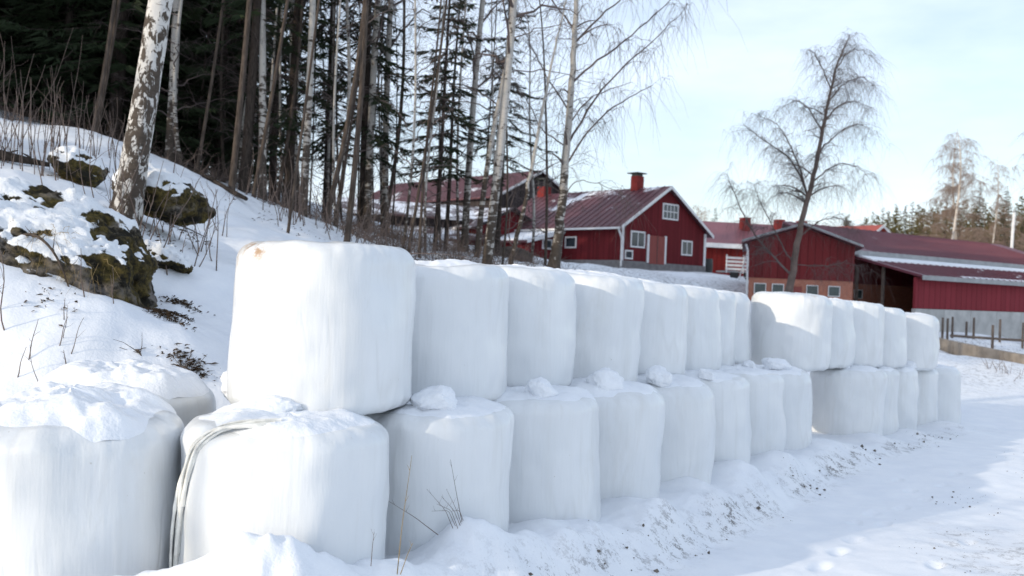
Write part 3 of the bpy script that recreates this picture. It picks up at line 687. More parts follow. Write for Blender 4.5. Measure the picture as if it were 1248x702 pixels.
def birch(seed, H=19, r0=.13, first=.28, nb=26, blen=3.2, lean=0.0, flare=1.5, hang=.7, amp=.16, tper=5, tw=.0045):
    rng = np.random.RandomState(seed)
    n = 30; P = bend_path(np.array([0, 0, -.4]), np.array([lean * H, rng.normal() * .3, H]), n, amp, rng); t = np.linspace(0, 1, n)
    r = r0 * (1 - .93 * t) ** .85 * (1 + (flare - 1) * np.exp(-t * H / .45)); r = np.maximum(r, .008)
    gt = G(); gt.tubes(P, r, 12); gc = G(); limbs = []
    for k in range(nb):
        tb = first + (0.97 - first) * (k + rng.rand()) / nb; p = np.array([np.interp(tb, t, P[:, j]) for j in range(3)])
        az = rng.rand() * 6.28; el = rng.uniform(.35, .95); L = blen * (1.12 - tb) * rng.uniform(.6, 1.2) + .4
        d = np.array([math.cos(az) * math.cos(el), math.sin(az) * math.cos(el), math.sin(el)])
        s = np.linspace(0, 1, 8); B = p + d * (L * s)[:, None]; B[:, 2] -= hang * .5 * L * s ** 2.2; B[1:] += rng.normal(size=(7, 3)) * L * .02
        rb = np.interp(tb, t, r) * .36 * (1 - .8 * s) + .003; limbs.append((B, rb)); gc.tubes(B, rb, 5)
    crown_on(gc, limbs, rng, 2.6, .9, tper, .65 if tw < .01 else 1.1, hang, tw)
    return gt.mesh('trunk', smooth=True), gc.mesh('crown', smooth=True)
def spruce(seed, H=15, first=.06, r0=.15, dens=1.0, wide=2.3, droop=.5, nd=1.0, nw=1.0):
    rng = np.random.RandomState(seed); n = 14; t = np.linspace(0, 1, n)
    P = bend_path(np.array([0, 0, -.4]), np.array([0, 0, H]), n, .05, rng); gt = G(); gt.tubes(P, r0 * (1 - .95 * t), 8); gn = G(); gb = gt
    z = first * H; ps, ds, Ls = [], [], []
    while z < H * .985:
        f = (z - first * H) / (H - first * H); L0 = wide * (1 - f) ** .85 * (.55 + .45 * min(1, f * 5 + .3)) + .15
        for k in range(int(rng.uniform(4, 6.5) * dens) + 1):
            az = rng.rand() * 6.28; L = L0 * rng.uniform(.4, 1.25); s = np.linspace(0, 1, 6)
            up = .25 * f; B = np.stack([math.cos(az) * L * s, math.sin(az) * L * s, z + rng.normal() * .08 + L * (up * s - droop * s ** 1.5 * (1 - f * .6) + .22 * s ** 4)], -1)
            gb.tubes(B, .018 * (1 - .8 * s), 4)
            m = max(6, int(L * 20 * nd)); u = rng.uniform(.12, 1, m); st = np.stack([np.interp(u, s, B[:, j]) for j in range(3)], -1)
            sd_ = rng.choice([-1, 1], m); aa = az + sd_ * rng.uniform(.5, 1.1, m)
            dr = np.stack([np.cos(aa), np.sin(aa), -rng.uniform(.1, .75, m)], -1)
            ps.append(st); ds.append(dr); Ls.append(rng.uniform(.2, .62, m) * (.45 + .55 * (1 - u)) * (.55 + .35 * L0))
        z += rng.uniform(.26, .42)
    S = np.vstack(ps); D = np.vstack(ds); L = np.concatenate(Ls); D /= np.linalg.norm(D, axis=1, keepdims=True)
    side = np.cross(D, np.array([0, 0, 1.0])); side /= np.linalg.norm(side, axis=1, keepdims=True); upv = np.cross(side, D)
    N = len(S); w = (.020 + .018 * rng.rand(N)) * nw
    for a in (side, upv * .8):                           # two crossed needle sprays along every twig
        tip = S + D * L[:, None]; md = S + D * (L * .45)[:, None]
        V = np.stack([S, md + a * w[:, None], tip, md - a * w[:, None]], 1).reshape(-1, 3)
        gn.add(V, np.arange(4 * N).reshape(N, 4))
    return gt.mesh('trunk', smooth=True), gn.mesh('crown')

def place(name, meshes, mats, x, y, label, cat, group=None, rot=0, scale=(1, 1, 1), lean=(0, 0), z=None):
    rt = root(name, (x, y, H1(x, y) if z is None else z), label, cat, group); rt.rotation_euler = (lean[0], lean[1], rot); rt.scale = scale
    for nm, me, mt in zip(('trunk', 'crown'), meshes, mats):
        o = bpy.data.objects.new(nm, me); COL.objects.link(o); o.parent = rt
        if len(me.materials) == 0: me.materials.append(M[mt])
    return rt
def px_place(px, d): return ((px - 624) / FPX * d, d)

# old birch in front, built on its own
def old_birch():
    rng = np.random.RandomState(5); b = at(152, 268, 12.2); bz = H1(b[0], b[1]); top = at(208, -60, 12.3)
    up_ = top - np.array([b[0], b[1], bz - .35]); tip = np.array([b[0], b[1], bz - .35]) + up_ * 3.6
    n = 90; P = bend_path(np.array([b[0], b[1], bz - .35]), tip, n, .10, rng); P[:, 0] += -.10 * np.exp(-np.linspace(0, 1, n) * 20) * 1.0
    t = np.linspace(0, 1, n); hz = P[:, 2] - bz
    r = (.170 - .0085 * np.clip(hz, 0, 99)) * (1 + .50 * np.exp(-np.clip(hz + .1, 0, 9) / .35)); r = np.maximum(r, .012)
    g = G(); g.tubes(P, r, 28)
    V = g.v[0]; c = np.repeat(P, 28, 0); dv = V - c; V += dv * (0.07 * fbm(V * np.array([6, 6, 2.2]), 4, 3)[:, None]); g.v[0] = V
    rt = root('birch_tree', (b[0], b[1], bz), 'thick old birch leaning right beside the boulders, patchy black and white bark', 'tree', 'birch trees')
    part('trunk', g, M['birch_bark_old'], rt, True); gc = G(); limbs = []
    for k in range(14):
        tb = .42 + .55 * k / 14; i = int(tb * (n - 1)); az = rng.rand() * 6.28; L = 3.2 * (1.15 - tb); s = np.linspace(0, 1, 8)
        B = P[i] + np.array([math.cos(az) * .7, math.sin(az) * .7, .7]) * (L * s)[:, None]; B[:, 2] -= .4 * L * s ** 2; limbs.append((B, r[i] * .4 * (1 - .8 * s) + .003)); gc.tubes(B, limbs[-1][1], 5)
    crown_on(gc, limbs, rng, 2.2, .9, 3, .6, .7); part('crown', gc, M['twig'], rt, True)
old_birch()

# trees drawn limb by limb
def limb_tree(name, label, stem, d, stem_w, limbs, mats, seed, kw, group, base_dark=None, depth_spread=1.2, nrandom=0):
    rng = np.random.RandomState(seed)
    def path(pts, d0, d1, n, jit):
        pts = np.array(pts, float); q = np.linspace(0, 1, len(pts)); t = np.linspace(0, 1, n)
        X = np.interp(t, q, pts[:, 0]); Y = np.interp(t, q, pts[:, 1])
        for _ in range(3):
            X[1:-1] = (X[:-2] + 2 * X[1:-1] + X[2:]) / 4; Y[1:-1] = (Y[:-2] + 2 * Y[1:-1] + Y[2:]) / 4
        D = d0 + (d1 - d0) * t; P = np.array([at(x, y, dd) for x, y, dd in zip(X, Y, D)]); P[1:-1] += rng.normal(size=(n - 2, 3)) * jit
        return P
    S = path(stem, d, d, 40, .012); bx, by = S[0, 0], S[0, 1]; bz = H1(bx, by); S[0, 2] = bz - .3
    t = np.linspace(0, 1, 40); r = stem_w * (1 - .94 * t) ** .8 * (1 + .35 * np.exp(-t * 18))
    gt = G(); gt.tubes(S, np.maximum(r, .012), 12); gc = G(); LL = [(S[16:], r[16:] * .6)]
    for pts, wr in limbs:
        P = path(pts, d, d + rng.uniform(-1, 1) * depth_spread, 16, .015)
        k = np.argmin(np.linalg.norm(S - P[0], axis=1)); P = P + (S[k] - P[0]) * (1 - np.linspace(0, 1, 16)[:, None])
        rr = .58 * wr * (1 - .88 * np.linspace(0, 1, 16)) + .004; gc.tubes(P, rr, 6); LL.append((P, rr))
    for k in range(nrandom):
        i = rng.randint(14, 38); az = rng.rand() * 6.28; L = rng.uniform(.8, 2.4) * (1.25 - i / 40); s = np.linspace(0, 1, 10)
        B = S[i] + np.array([math.cos(az) * .8, math.sin(az) * .8, .75]) * (L * s)[:, None]; B[:, 2] -= .45 * L * s ** 2; rr = r[i] * .35 * (1 - .85 * s) + .003
        gc.tubes(B, rr, 5); LL.append((B, rr))
    crown_on(gc, LL, rng, **kw)
    rt = root(name, (bx, by, bz), label, 'tree', group); part('trunk', gt, M[mats[0]], rt, True); part('crown', gc, M[mats[1]], rt, True); return rt
limb_tree('birch_tree', 'bare weeping birch with drooping twigs in front of the right barn', [(960, 362), (966, 335), (971, 300), (978, 265), (988, 230), (997, 190), (1004, 150), (1011, 115), (1020, 78), (1036, 42)], 37, .145,
    [([(962, 335), (940, 312), (918, 288), (905, 262), (895, 238), (886, 212)], .07), ([(964, 322), (950, 300), (938, 272), (926, 248), (919, 225)], .05), ([(984, 243), (975, 215), (962, 192), (940, 178), (915, 160), (905, 150)], .07),
     ([(985, 240), (975, 200), (958, 165), (948, 150), (925, 140)], .06), ([(990, 225), (1005, 210), (1025, 198), (1048, 205), (1058, 215)], .05), ([(1003, 150), (1020, 128), (1040, 122), (1058, 130)], .05), ([(1008, 125), (1028, 100), (1050, 92), (1065, 105)], .045),
     ([(1003, 160), (985, 130), (970, 122), (955, 130)], .04), ([(1012, 110), (1000, 80), (990, 62), (985, 60)], .04), ([(1018, 85), (1035, 62), (1052, 60), (1062, 75)], .035), ([(997, 190), (1020, 165), (1045, 150), (1060, 158)], .05), ([(972, 290), (1000, 268), (1020, 265), (1040, 275)], .04), ([(965, 320), (1000, 325), (1030, 318), (1050, 325)], .03)],
    ('sapling', 'twig'), 21, dict(sub_per_m=9.0, sub_len=1.1, twig_per=9, twig_len=.85, hang=.85, tw_r=.0034), 'birch trees', nrandom=16)
limb_tree('birch_tree', 'white birch with long branches reaching right, in front of the red farmhouse', [(674, 330), (679, 300), (683, 262), (688, 215), (692, 165), (697, 90), (702, 20), (706, -60), (708, -140), (716, -220)], 26, .15,
    [([(688, 205), (712, 165), (742, 132), (780, 112), (795, 104)], .05), ([(690, 178), (720, 120), (760, 80), (800, 45), (835, 10)], .055), ([(692, 150), (715, 118), (745, 108), (770, 100)], .03), ([(697, 95), (725, 70), (765, 45), (800, 15), (840, -25)], .05), ([(700, 50), (730, 20), (770, -15), (810, -60)], .05),
     ([(684, 250), (700, 220), (730, 225), (755, 235)], .02), ([(694, 130), (670, 95), (650, 60), (630, 20)], .04), ([(690, 180), (660, 160), (640, 120), (628, 100)], .03), ([(700, 40), (670, 0), (650, -50)], .04), ([(703, 0), (740, -60), (780, -110)], .05), ([(705, -50), (680, -100), (660, -150)], .04), ([(686, 240), (668, 225), (645, 230)], .02)],
    ('birch_bark', 'twig'), 22, dict(sub_per_m=3.4, sub_len=1.0, twig_per=5, twig_len=.9, hang=.95, tw_r=.005), 'birch trees', nrandom=10)
limb_tree('birch_tree', 'thin birch slanting right between two upright birches', [(618, 335), (628, 300), (640, 245), (652, 185), (664, 120), (676, 60), (690, 0), (700, -40)], 24.5, .065,
    [([(655, 170), (640, 140), (632, 110)], .015), ([(664, 120), (680, 90), (690, 60)], .015), ([(625, 310), (618, 285), (622, 250), (630, 225)], .025), ([(645, 220), (665, 200), (690, 205)], .012)], ('birch_bark', 'twig'), 23, dict(sub_per_m=2.5, sub_len=.7, twig_per=4, twig_len=.6, hang=.7), 'birch trees')

BM = [birch(201, 19, .125, .24, 26, 3.0, .035), birch(202, 18, .11, .30, 24, 2.8, .05), birch(203, 20, .14, .22, 28, 3.4, .03), birch(204, 14, .06, .25, 18, 1.8, .06, 1.2)]
BMATS = ('birch_bark', 'twig')
blist = [(590, 23, 2, .86, 'stout birch beside a grey heap left of the slanting thin birch'), (564, 27, 0, .85, 'white birch just left of the stout birch'), (445, 25, 0, .85, 'pale birch in the row of four trunks left of the young spruces'), (468, 26, 2, .72, 'grey birch rightmost in the row of four trunks'),
         (365, 22, 1, .85, 'white birch at the right end of the dense trunks on the crest'), (358, 25, 2, .7, 'birch just behind the white birch on the crest'), (316, 22, 1, .85, 'birch slanting right at the middle of the crest'),
         (200, 23, 0, .95, 'pale birch right behind the old birch'), (150, 30, 1, 1.0, 'white birch deep in the dark spruces, left of the old birch'), (579, 25, 3, 1.3, 'dark thin trunk between the two white birches')]
for i, (px, d, k, s, lab) in enumerate(blist):
    x, y = px_place(px, d); place('birch_tree', BM[k], BMATS, x, y, lab, 'tree', 'birch trees', rot=i * 0.7 - .6, scale=(s, s, 1), lean=(0, ROLL * .4))
DM = [birch(301, 17, .10, .38, 16, 2.0, .06, 1.3), birch(302, 15, .055, .3, 14, 1.4, .05, 1.2)]
for me in (DM[0][0], DM[1][0]): me.materials.append(M['brown_bark'])
dlist = [(419, 18.5, 0, .62, 'brown slanting trunk nearest at the right end of the crest'), (277, 19, 0, .66, 'sunlit brown trunk slanting at the edge of the dark spruces'), (302, 20, 1, .8, 'thin brown trunk right of the sunlit slanting one'), (461, 26, 1, 1.1, 'thin dark trunk between the pale and the grey birch'),
         (390, 21, 1, 1.1, 'dark trunk alone in the bright gap on the crest'), (494, 22, 1, .7, 'thin bare tree left of the young spruces'), (103, 19, 1, .8, 'thin bare trunk left of its twin in front of the spruces'), (107, 19.3, 1, .75, 'thin bare trunk right of its twin in front of the spruces'), (347, 17, 1, .5, 'thin sapling slanting right on the snow slope'), (330, 23, 1, .9, 'thin dark trunk in the middle of the crest'), (232, 21, 1, .7, 'thin trunk right of the old birch'), (405, 24, 1, .7, 'thin trunk behind the brown slanting one')]
for i, (px, d, k, s, lab) in enumerate(dlist):
    x, y = px_place(px, d); place('bare_tree', DM[k], ('brown_bark', 'twig'), x, y, lab, 'tree', 'thin bare trees on the crest', rot=(i * .9) % 1.4 - .7, scale=(s, s, 1), lean=(0, .02 + .02 * (i % 3)))

rng = np.random.RandomState(12)
TB = [birch(311, 16, .055, .12, 30, 1.5, .03, 1.2, .5, .25, 4), birch(312, 14, .04, .10, 26, 1.3, .05, 1.2, .5, .3, 4)]
TB[0][0].materials.append(M['birch_bark']); TB[1][0].materials.append(M['brown_bark'])
for i in range(42):
    px = np.concatenate([np.linspace(175, 655, 26), np.linspace(290, 480, 16)])[i] + rng.uniform(-9, 9); d = rng.uniform(20.5, 32); x, y = px_place(px, d); sc = rng.uniform(.55, 1.1)
    place('thin_tree', TB[i % 2], ('brown_bark', 'twig'), x, y, 'spindly bare tree ' + ('behind the old birch' if px < 270 else 'among the dense trunks at the middle of the crest' if px < 350 else 'beside the bright gap on the crest' if px < 425 else 'among the row of four trunks' if px < 500 else 'near the young spruce pair' if px < 570 else 'by the stout birch before the weathered barn'), 'tree', 'spindly trees along the wood edge', rot=rng.rand() * 6.28, scale=(sc, sc, rng.uniform(.6, 1)), lean=(rng.normal() * .03, .03 + rng.normal() * .05))
SM = [spruce(401), spruce(402, 17, .05, .17, 1.0, 2.7), spruce(403, 16, .24, .13, .42, 1.9, .6, 1.4, .8), spruce(404, 11, .20, .07, .45, 1.2, .45, 1.5, .8), spruce(405, 16, .14, .15, .5, 2.1, .7, 1.4, .8)]
for me in SM: me[0].materials.append(M['dark_bark'])
rng = np.random.RandomState(77)
slist = []
for px in np.linspace(-150, 265, 16): slist.append((px + rng.uniform(-10, 10), rng.uniform(24, 29), rng.choice([0, 1])))
for px in np.linspace(-120, 285, 15): slist.append((px + rng.uniform(-10, 10), rng.uniform(31, 38), rng.choice([0, 1])))
for px in np.linspace(-100, 300, 13): slist.append((px + rng.uniform(-10, 10), rng.uniform(41, 50), 1))
for i, (px, d, k) in enumerate(slist):
    x, y = px_place(px, d); s = rng.uniform(.85, 1.15)
    place('spruce_tree', SM[k], ('dark_bark', 'needles'), x, y, 'dark green spruce in the dense wood at the upper left', 'tree', 'spruces of the dense wood', rot=rng.rand() * 6, scale=(s, s, s), lean=(0, .02))
for i, (px, d, k, s, lab) in enumerate([(292, 22, 2, 1.0, 'dark spruce trunk at the right edge of the dense wood'), (347, 24, 4, .9, 'sparse spruce among the birch trunks on the crest'), (328, 27, 2, 1.0, 'slim spruce trunk left of the sparse one on the crest'), (440, 25.5, 4, .95, 'sparse spruce behind the pale birch in the row of four trunks'), (394, 29, 4, 1.0, 'loose-branched spruce behind the bright gap'),
      (528, 25, 3, 1.0, 'young thin spruce, left of a pair before the weathered barn'), (541, 26.5, 3, .95, 'young thin spruce, right of a pair before the weathered barn'), (604, 31, 2, .8, 'sparse spruce behind the stout birch')]):
    x, y = px_place(px, d); place('spruce_tree', SM[k], ('dark_bark', 'needles'), x, y, lab, 'tree', 'single spruces on the crest', rot=i * 1.1, scale=(s, s, s), lean=(0, .03))
# the wood goes on up the slope to the left, out of the picture, and shades it
for i, (x, y, k, s) in enumerate([(-27, 15, 1, 1.1), (-24, 19, 0, 1.1), (-31, 19, 1, 1.1), (-34, 12, 1, 1.1), (-22, 24, 1, 1.1), (-38, 18, 1, 1.2), (-29, 24, 0, 1.2), (-36, 26, 1, 1.2), (-42, 24, 1, 1.2), (-15.5, 19.5, 1, 1.15), (-18.5, 17, 0, 1.15), (-17.5, 22, 1, 1.1), (-20.5, 20, 1, 1.2), (-21.5, 14.5, 0, 1.2), (-14.8, 23, 0, 1.1), (-24, 12, 1, 1.1), (-17, 14.3, 0, 1.0)]):
    place('spruce_tree', SM[k], ('dark_bark', 'needles'), x, y, 'dark green spruce in the dense wood at the upper left', 'tree', 'spruces of the dense wood', rot=i, scale=(s, s, s))
for i, (x, y, k, sc) in enumerate([(-17.5, 8, 1, .9), (-20.5, 11, 0, 1.0)]):
    place('spruce_tree', SM[k], ('dark_bark', 'needles'), x, y, 'dark green spruce in the dense wood at the upper left', 'tree', 'spruces of the dense wood', rot=i, scale=(sc, sc, sc))
for i, (x, y, k) in enumerate([(-15, 2.5, 0), (-19, 6, 1), (-21, -1, 2), (-16.5, -5.5, 1), (-24, 4.5, 0)]):
    place('birch_tree', BM[k], BMATS, x, y, 'birch on the slope beyond the left edge', 'tree', 'birches beyond the left edge', rot=i * 1.3, scale=(.8, .8, .9))

# far trees on the right
rng = np.random.RandomState(31)
FM = [spruce(501, 14, .10, .16, .5, 2.3, .5, .6, 3), spruce(502, 16, .12, .16, .45, 2.6, .5, .6, 3), spruce(503, 13, .3, .15, .5, 2.6, .1, .6, 3)]
for a in FM: a[0].materials.append(M['dark_bark']); a[1].materials.append(M['needles_far_sunlit'])
NE = SM[1]
for i in range(130):
    px = 985 + i * 2.35 + rng.uniform(-3, 3); d = rng.uniform(140, 200); x, y = px_place(px, d)
    topy = np.interp(px, [985, 1060, 1100, 1150, 1200, 1290], [270, 260, 247, 243, 243, 238]) + rng.choice([-2, 4, 8, 18, 30]) + rng.uniform(-3, 5)
    tz = at(px, topy, d)[2]; k = rng.randint(0, 3); hh = (14, 16, 13)[k]; z = H1(x, y); s = max(.5, (tz - z) / hh)
    place('conifer_tree', FM[k], ('dark_bark', 'needles_far_sunlit'), x, y, 'olive green conifer in the far forest behind the right barn', 'tree', 'conifers of the far forest', rot=rng.rand() * 6, scale=(s * 1.0, s * 1.0, s))
for px, d, topy, lab in [(1190, 95, 226, 'dark spruce right of the pale double birch'), (1222, 92, 230, 'dark spruce near the right edge behind the barn'), (1243, 105, 262, 'dark bushy spruce at the right edge'), (868, 120, 252, 'small dark spruce between the farmhouse and the low red building')]:
    x, y = px_place(px, d); z = H1(x, y); s = (at(px, topy, d)[2] - z) / 17
    place('spruce_tree', SM[1], ('dark_bark', 'needles'), x, y, lab, 'tree', 'far single spruces', rot=px, scale=(s, s, s))
for px, d, topy, w, lab in [(1156, 80, 156, 1.0, 'pale double-stemmed birch against the far forest'), (1163, 82, 160, .9, 'right stem beside the pale birch against the far forest'), (1206, 78, 190, .7, 'thin bare tree right of the pale birches'), (1256, 75, 150, 1.0, 'pale birch crown cut by the right edge'), (846, 115, 246, .8, 'pale bare tree behind the farmhouse gable'), (858, 125, 252, .8, 'pale bare tree left of the small dark spruce')]:
    x, y = px_place(px, d); z = H1(x, y); s = (at(px, topy, d)[2] - z) / 19
    if 'PB' not in globals():
        PB = birch(601, 19, .16, .2, 34, 4.6, .02, 1.3, 1.0, .3, 9, .011); PB[0].materials.append(M['birch_bark_pale']); PB[1].materials.append(M['twig_pale'])
    place('birch_tree', PB, ('birch_bark_pale', 'twig_pale'), x, y, lab, 'tree', 'far birches', rot=px * .37, scale=(s * w * 1.5, s * w * 1.5, s))

# ------------------------------------------------------------------ buildings
class Frame:
    def __init__(s, P0, u, v): s.P = np.array(P0, float); s.u = np.array(u, float) / np.linalg.norm(u); s.v = np.array(v, float) / np.linalg.norm(v)
    def __call__(s, a, b, z): q = s.P + s.u * a + s.v * b; return (q[0], q[1], z)
    def box(s, g, a0, a1, b0, b1, z0, z1):
        return g.box([s(a0, b0, z0), s(a1, b0, z0), s(a1, b1, z0), s(a0, b1, z0), s(a0, b0, z1), s(a1, b0, z1), s(a1, b1, z1), s(a0, b1, z1)])
def slab(g, a, b, c, d, th):     # sloping sheet a b (low edge) c d (high edge), thickness downwards
    return g.prism([a, b, c, d], (0, 0, -th))
def gable_walls(F, W, L, z0, ze, zr):   # gable ends across u (width W), length along v
    g = G(); pts = [F(0, 0, z0), F(W, 0, z0), F(W, 0, ze), F(W / 2, 0, zr), F(0, 0, ze)]
    g.prism(pts, np.array([F.v[0], F.v[1], 0]) * L); return g
def gable_roof(F, W, L, ze, zr, oe=.45, og=.35, th=.12):
    gs = []
    k = (zr - ze) / (W / 2); zo = ze - k * oe
    for s in (0, 1):
        g = G(); a = -oe if s == 0 else W + oe
        slab(g, F(a, -og, zo + .17), F(a, L + og, zo + .17), F(W / 2, L + og, zr + .17), F(W / 2, -og, zr + .17), th); gs.append(g)
    return gs
def seams(F, W, L, ze, zr, side, oe=.45, og=.35, step=.6, h=.04):
    g = G(); k = (zr - ze) / (W / 2); zo = ze - k * oe; n = int((L + 2 * og) / step)
    for i in range(1, n):
        b = -og + i * (L + 2 * og) / n; a = -oe if side == 0 else W + oe
        g.prism([F(a, b - .025, zo + .172), F(a, b + .025, zo + .172), F(W / 2, b + .025, zr + .172), F(W / 2, b - .025, zr + .172)], (0, 0, h))
    return g
def window(parent, F, face, c, z0, z1, w, mat='glass', nx=2, ny=1, fw=.10, out=.05):
    """face 'u': wall b=0 facing -v; 'v': wall a=0 facing -u"""
    def bx(g, p0, p1, za, zb, o0, o1):
        return F.box(g, p0, p1, -o1, -o0, za, zb) if face == 'u' else F.box(g, -o1, -o0, p0, p1, za, zb)
    g = G(); a, b = c - w / 2, c + w / 2
    bx(g, a - fw, b + fw, z1, z1 + fw, .0, out); bx(g, a - fw, b + fw, z0 - fw, z0, .0, out); bx(g, a - fw, a, z0, z1, .0, out); bx(g, b, b + fw, z0, z1, .0, out)
    wd = part('window', g, M['white_paint'], parent)
    for i in range(nx):
        for j in range(ny):
            g = G(); bx(g, a + (b - a) * i / nx, a + (b - a) * (i + 1) / nx, z0 + (z1 - z0) * j / ny, z0 + (z1 - z0) * (j + 1) / ny, .004, .022); part('pane', g, M[mat], wd)
    mw = fw * .55
    for i in range(1, nx):
        g = G(); m = a + (b - a) * i / nx; bx(g, m - mw / 2, m + mw / 2, z0, z1, .024, out * .9); part('muntin', g, M['white_paint'], wd)
    for j in range(1, ny):
        g = G(); m = z0 + (z1 - z0) * j / ny; bx(g, a, b, m - mw / 2, m + mw / 2, .024, out * .8); part('muntin', g, M['white_paint'], wd)
    return wd
def barge(parent, F, W, ze, zr, b=-.36, oe=.45, mat='white_paint', w=.22):
    k = (zr - ze) / (W / 2)
    for s in (0, 1):
        a0 = -oe if s == 0 else W + oe; g = G()
        g.prism([F(a0, b, ze - k * oe + .19), F(W / 2, b, zr + .19), F(W / 2, b, zr + .19 - w), F(a0, b, ze - k * oe + .19 - w)], np.array([-F.v[0], -F.v[1], 0]) * .04)
        part('barge_board', g, M[mat], parent)

hu, hv = (.743, .669), (-.669, .743)
# red farmhouse
F = Frame((7.0, 62.0), hu, hv); W, L = 9.0, 12.7; z0 = 3.2; zf = 4.25; ze = 6.55; zr = 9.35
h = root('red_farmhouse', (7.0, 62.0, 3.8), 'red wooden farmhouse with white trim, white windows and two roof chimneys', 'house')
g = G(); F.box(g, -.06, W + .06, -.06, L + .06, z0, zf); part('foundation', g, M['foundation'], h)
part('wall', gable_walls(F, W, L, zf, ze, zr), M['red_boards_house'], h)
for gi, s in zip(gable_roof(F, W, L, ze, zr), (0, 1)):
    r_ = part('roof', gi, M['roof_house'], h)
    part('seam', seams(F, W, L, ze, zr, s), M['roof_house'], r_)['kind'] = 'stuff'
barge(h, F, W, ze, zr)
for a0, a1 in ((-.03, .2), (W - .2, W + .03)): g = G(); F.box(g, a0, a1, -.045, .0, zf, ze); part('corner_board', g, M['white_paint'], h)
g = G(); F.box(g, -.62, -.48, -.3, L, ze - .30, ze - .17); part('gutter', g, M['white_paint'], h)
g = G(); g.tubes(np.array([F(-.55, -.2, ze - .3), F(-.3, -.14, ze - .6), F(-.12, -.12, ze - .9), F(-.1, -.12, 5.2), F(-.1, -.12, 3.95), F(-.3, -.3, 3.8)]), np.full(6, .06), 8); part('downspout', g, M['white_paint'], h, True)
window(h, F, 'u', 4.9, 7.35, 8.25, 1.5, nx=4, ny=2); window(h, F, 'u', 6.85, 5.0, 5.85, 1.0, nx=2); window(h, F, 'u', 1.6, 5.25, 6.15, 1.25, nx=2); window(h, F, 'u', .75, 4.45, 4.85, .6, nx=1)
g = G(); F.box(g, 2.75, 4.35, -.09, -.02, 4.15, 6.05); dr = part('door', g, M['pale_red_door'], h); g = G(); F.box(g, 4.36, 4.55, -.08, 0, 4.2, 6.1); part('door_frame', g, M['white_paint'], dr)
g = G(); F.box(g, 2.55, 2.74, -.08, 0, 4.2, 6.1); part('door_frame', g, M['white_paint'], dr); g = G(); F.box(g, 3.53, 3.57, -.11, -.09, 4.2, 6.0); part('door_gap', g, M['metal_dark'], dr)
window(h, F, 'v', 4.6, 5.15, 5.75, .9, nx=1)
for b_, wd, hh, nm in ((2.4, .65, 1.0, 'red_chimney'), (11.8, .75, .75, 'red_chimney')):
    g = G(); F.box(g, W / 2 - wd / 2, W / 2 + wd / 2, b_, b_ + wd, zr - .4, zr + hh); ch = part('chimney', g, M['chimney_red'], h)
    g = G()
    if hh > .9: F.box(g, W / 2 - .5, W / 2 + .5, b_ - .12, b_ + .87, zr + hh + .18, zr + hh + .25); F.box(g, W / 2 - .3, W / 2 + .3, b_ + .1, b_ + .6, zr + hh, zr + hh + .2)
    else:
        F.box(g, W / 2 - .5, W / 2 + .5, b_ - .12, b_ + .87, zr + hh + .55, zr + hh + .63)
        for e, f_ in ((-.36, 0), (.28, 0), (-.36, .66), (.28, .66)): F.box(g, W / 2 + e, W / 2 + e + .08, b_ + f_, b_ + f_ + .08, zr + hh, zr + hh + .56)
    part('chimney_cap', g, M['metal_dark'], ch)
# lean-to on the farmhouse side
F2 = Frame(F(0, 5.6, 0)[:2], (-.743, -.669), hv)
lt = root('lean_to_shed', F2(0, 0, 3.8), 'red lean-to with a snowy pent roof on the left side of the farmhouse', 'shed')
g = G(); g.prism([F2(.02, 0, 3.2), F2(3.0, 0, 3.2), F2(3.0, 0, 5.35), F2(.02, 0, 6.05)], np.array([*hv, 0]) * 5.5); part('wall', g, M['red_boards_house'], lt)
g = G(); slab(g, F2(3.5, -.4, 5.38), F2(3.5, 6.0, 5.38), F2(.02, 6.0, 6.22), F2(.02, -.4, 6.22), .14); part('roof', g, M['roof_house'], lt)
g = G(); slab(g, F2(3.4, -.3, 5.50), F2(3.4, 5.9, 5.50), F2(.3, 5.9, 6.27), F2(.3, -.3, 6.27), .10); part('snow_layer', g, M['snow'], lt)
g = G(); g.prism([F2(3.55, -.42, 5.40), F2(.03, -.42, 6.24), F2(.03, -.42, 6.05), F2(3.55, -.42, 5.21)], np.array([-hv[0], -hv[1], 0]) * .04); part('barge_board', g, M['white_paint'], lt)
window(lt, F2, 'u', 1.3, 5.0, 5.5, .75, nx=1)
# big weathered barn behind
F3 = Frame((-1.55, 75.2), hu, hv); W, L = 9.3, 21.0; ze = 9.35; zr = 11.75
bb = root('weathered_barn', (-1.55, 75.2, 4.2), 'tall weathered dark barn with a red roof behind the tree trunks', 'barn')
part('wall', gable_walls(F3, W, L, 3.2, ze, zr), M['grey_boards'], bb)
for gi, s in zip(gable_roof(F3, W, L, ze, zr), (0, 1)):
    r_ = part('roof', gi, M['roof_big'], bb); part('seam', seams(F3, W, L, ze, zr, s), M['roof_big'], r_)['kind'] = 'stuff'
barge(bb, F3, W, ze, zr)
# annex with low red gable, in front of the barn
F4 = Frame((-2.6, 66.5), hu, hv); an = root('red_annex', (-2.6, 66.5, 4), 'low red gabled annex joined between the weathered barn and the lean-to', 'barn')
part('wall', gable_walls(F4, 6.2, 9.0, 3.0, 6.35, 7.75), M['red_boards_house'], an)
for gi in gable_roof(F4, 6.2, 9.0, 6.35, 7.75, .5, .4): part('roof', gi, M['roof_old'], an)
barge(an, F4, 6.2, 6.35, 7.75, -.41, .5, 'grey_boards', .18)
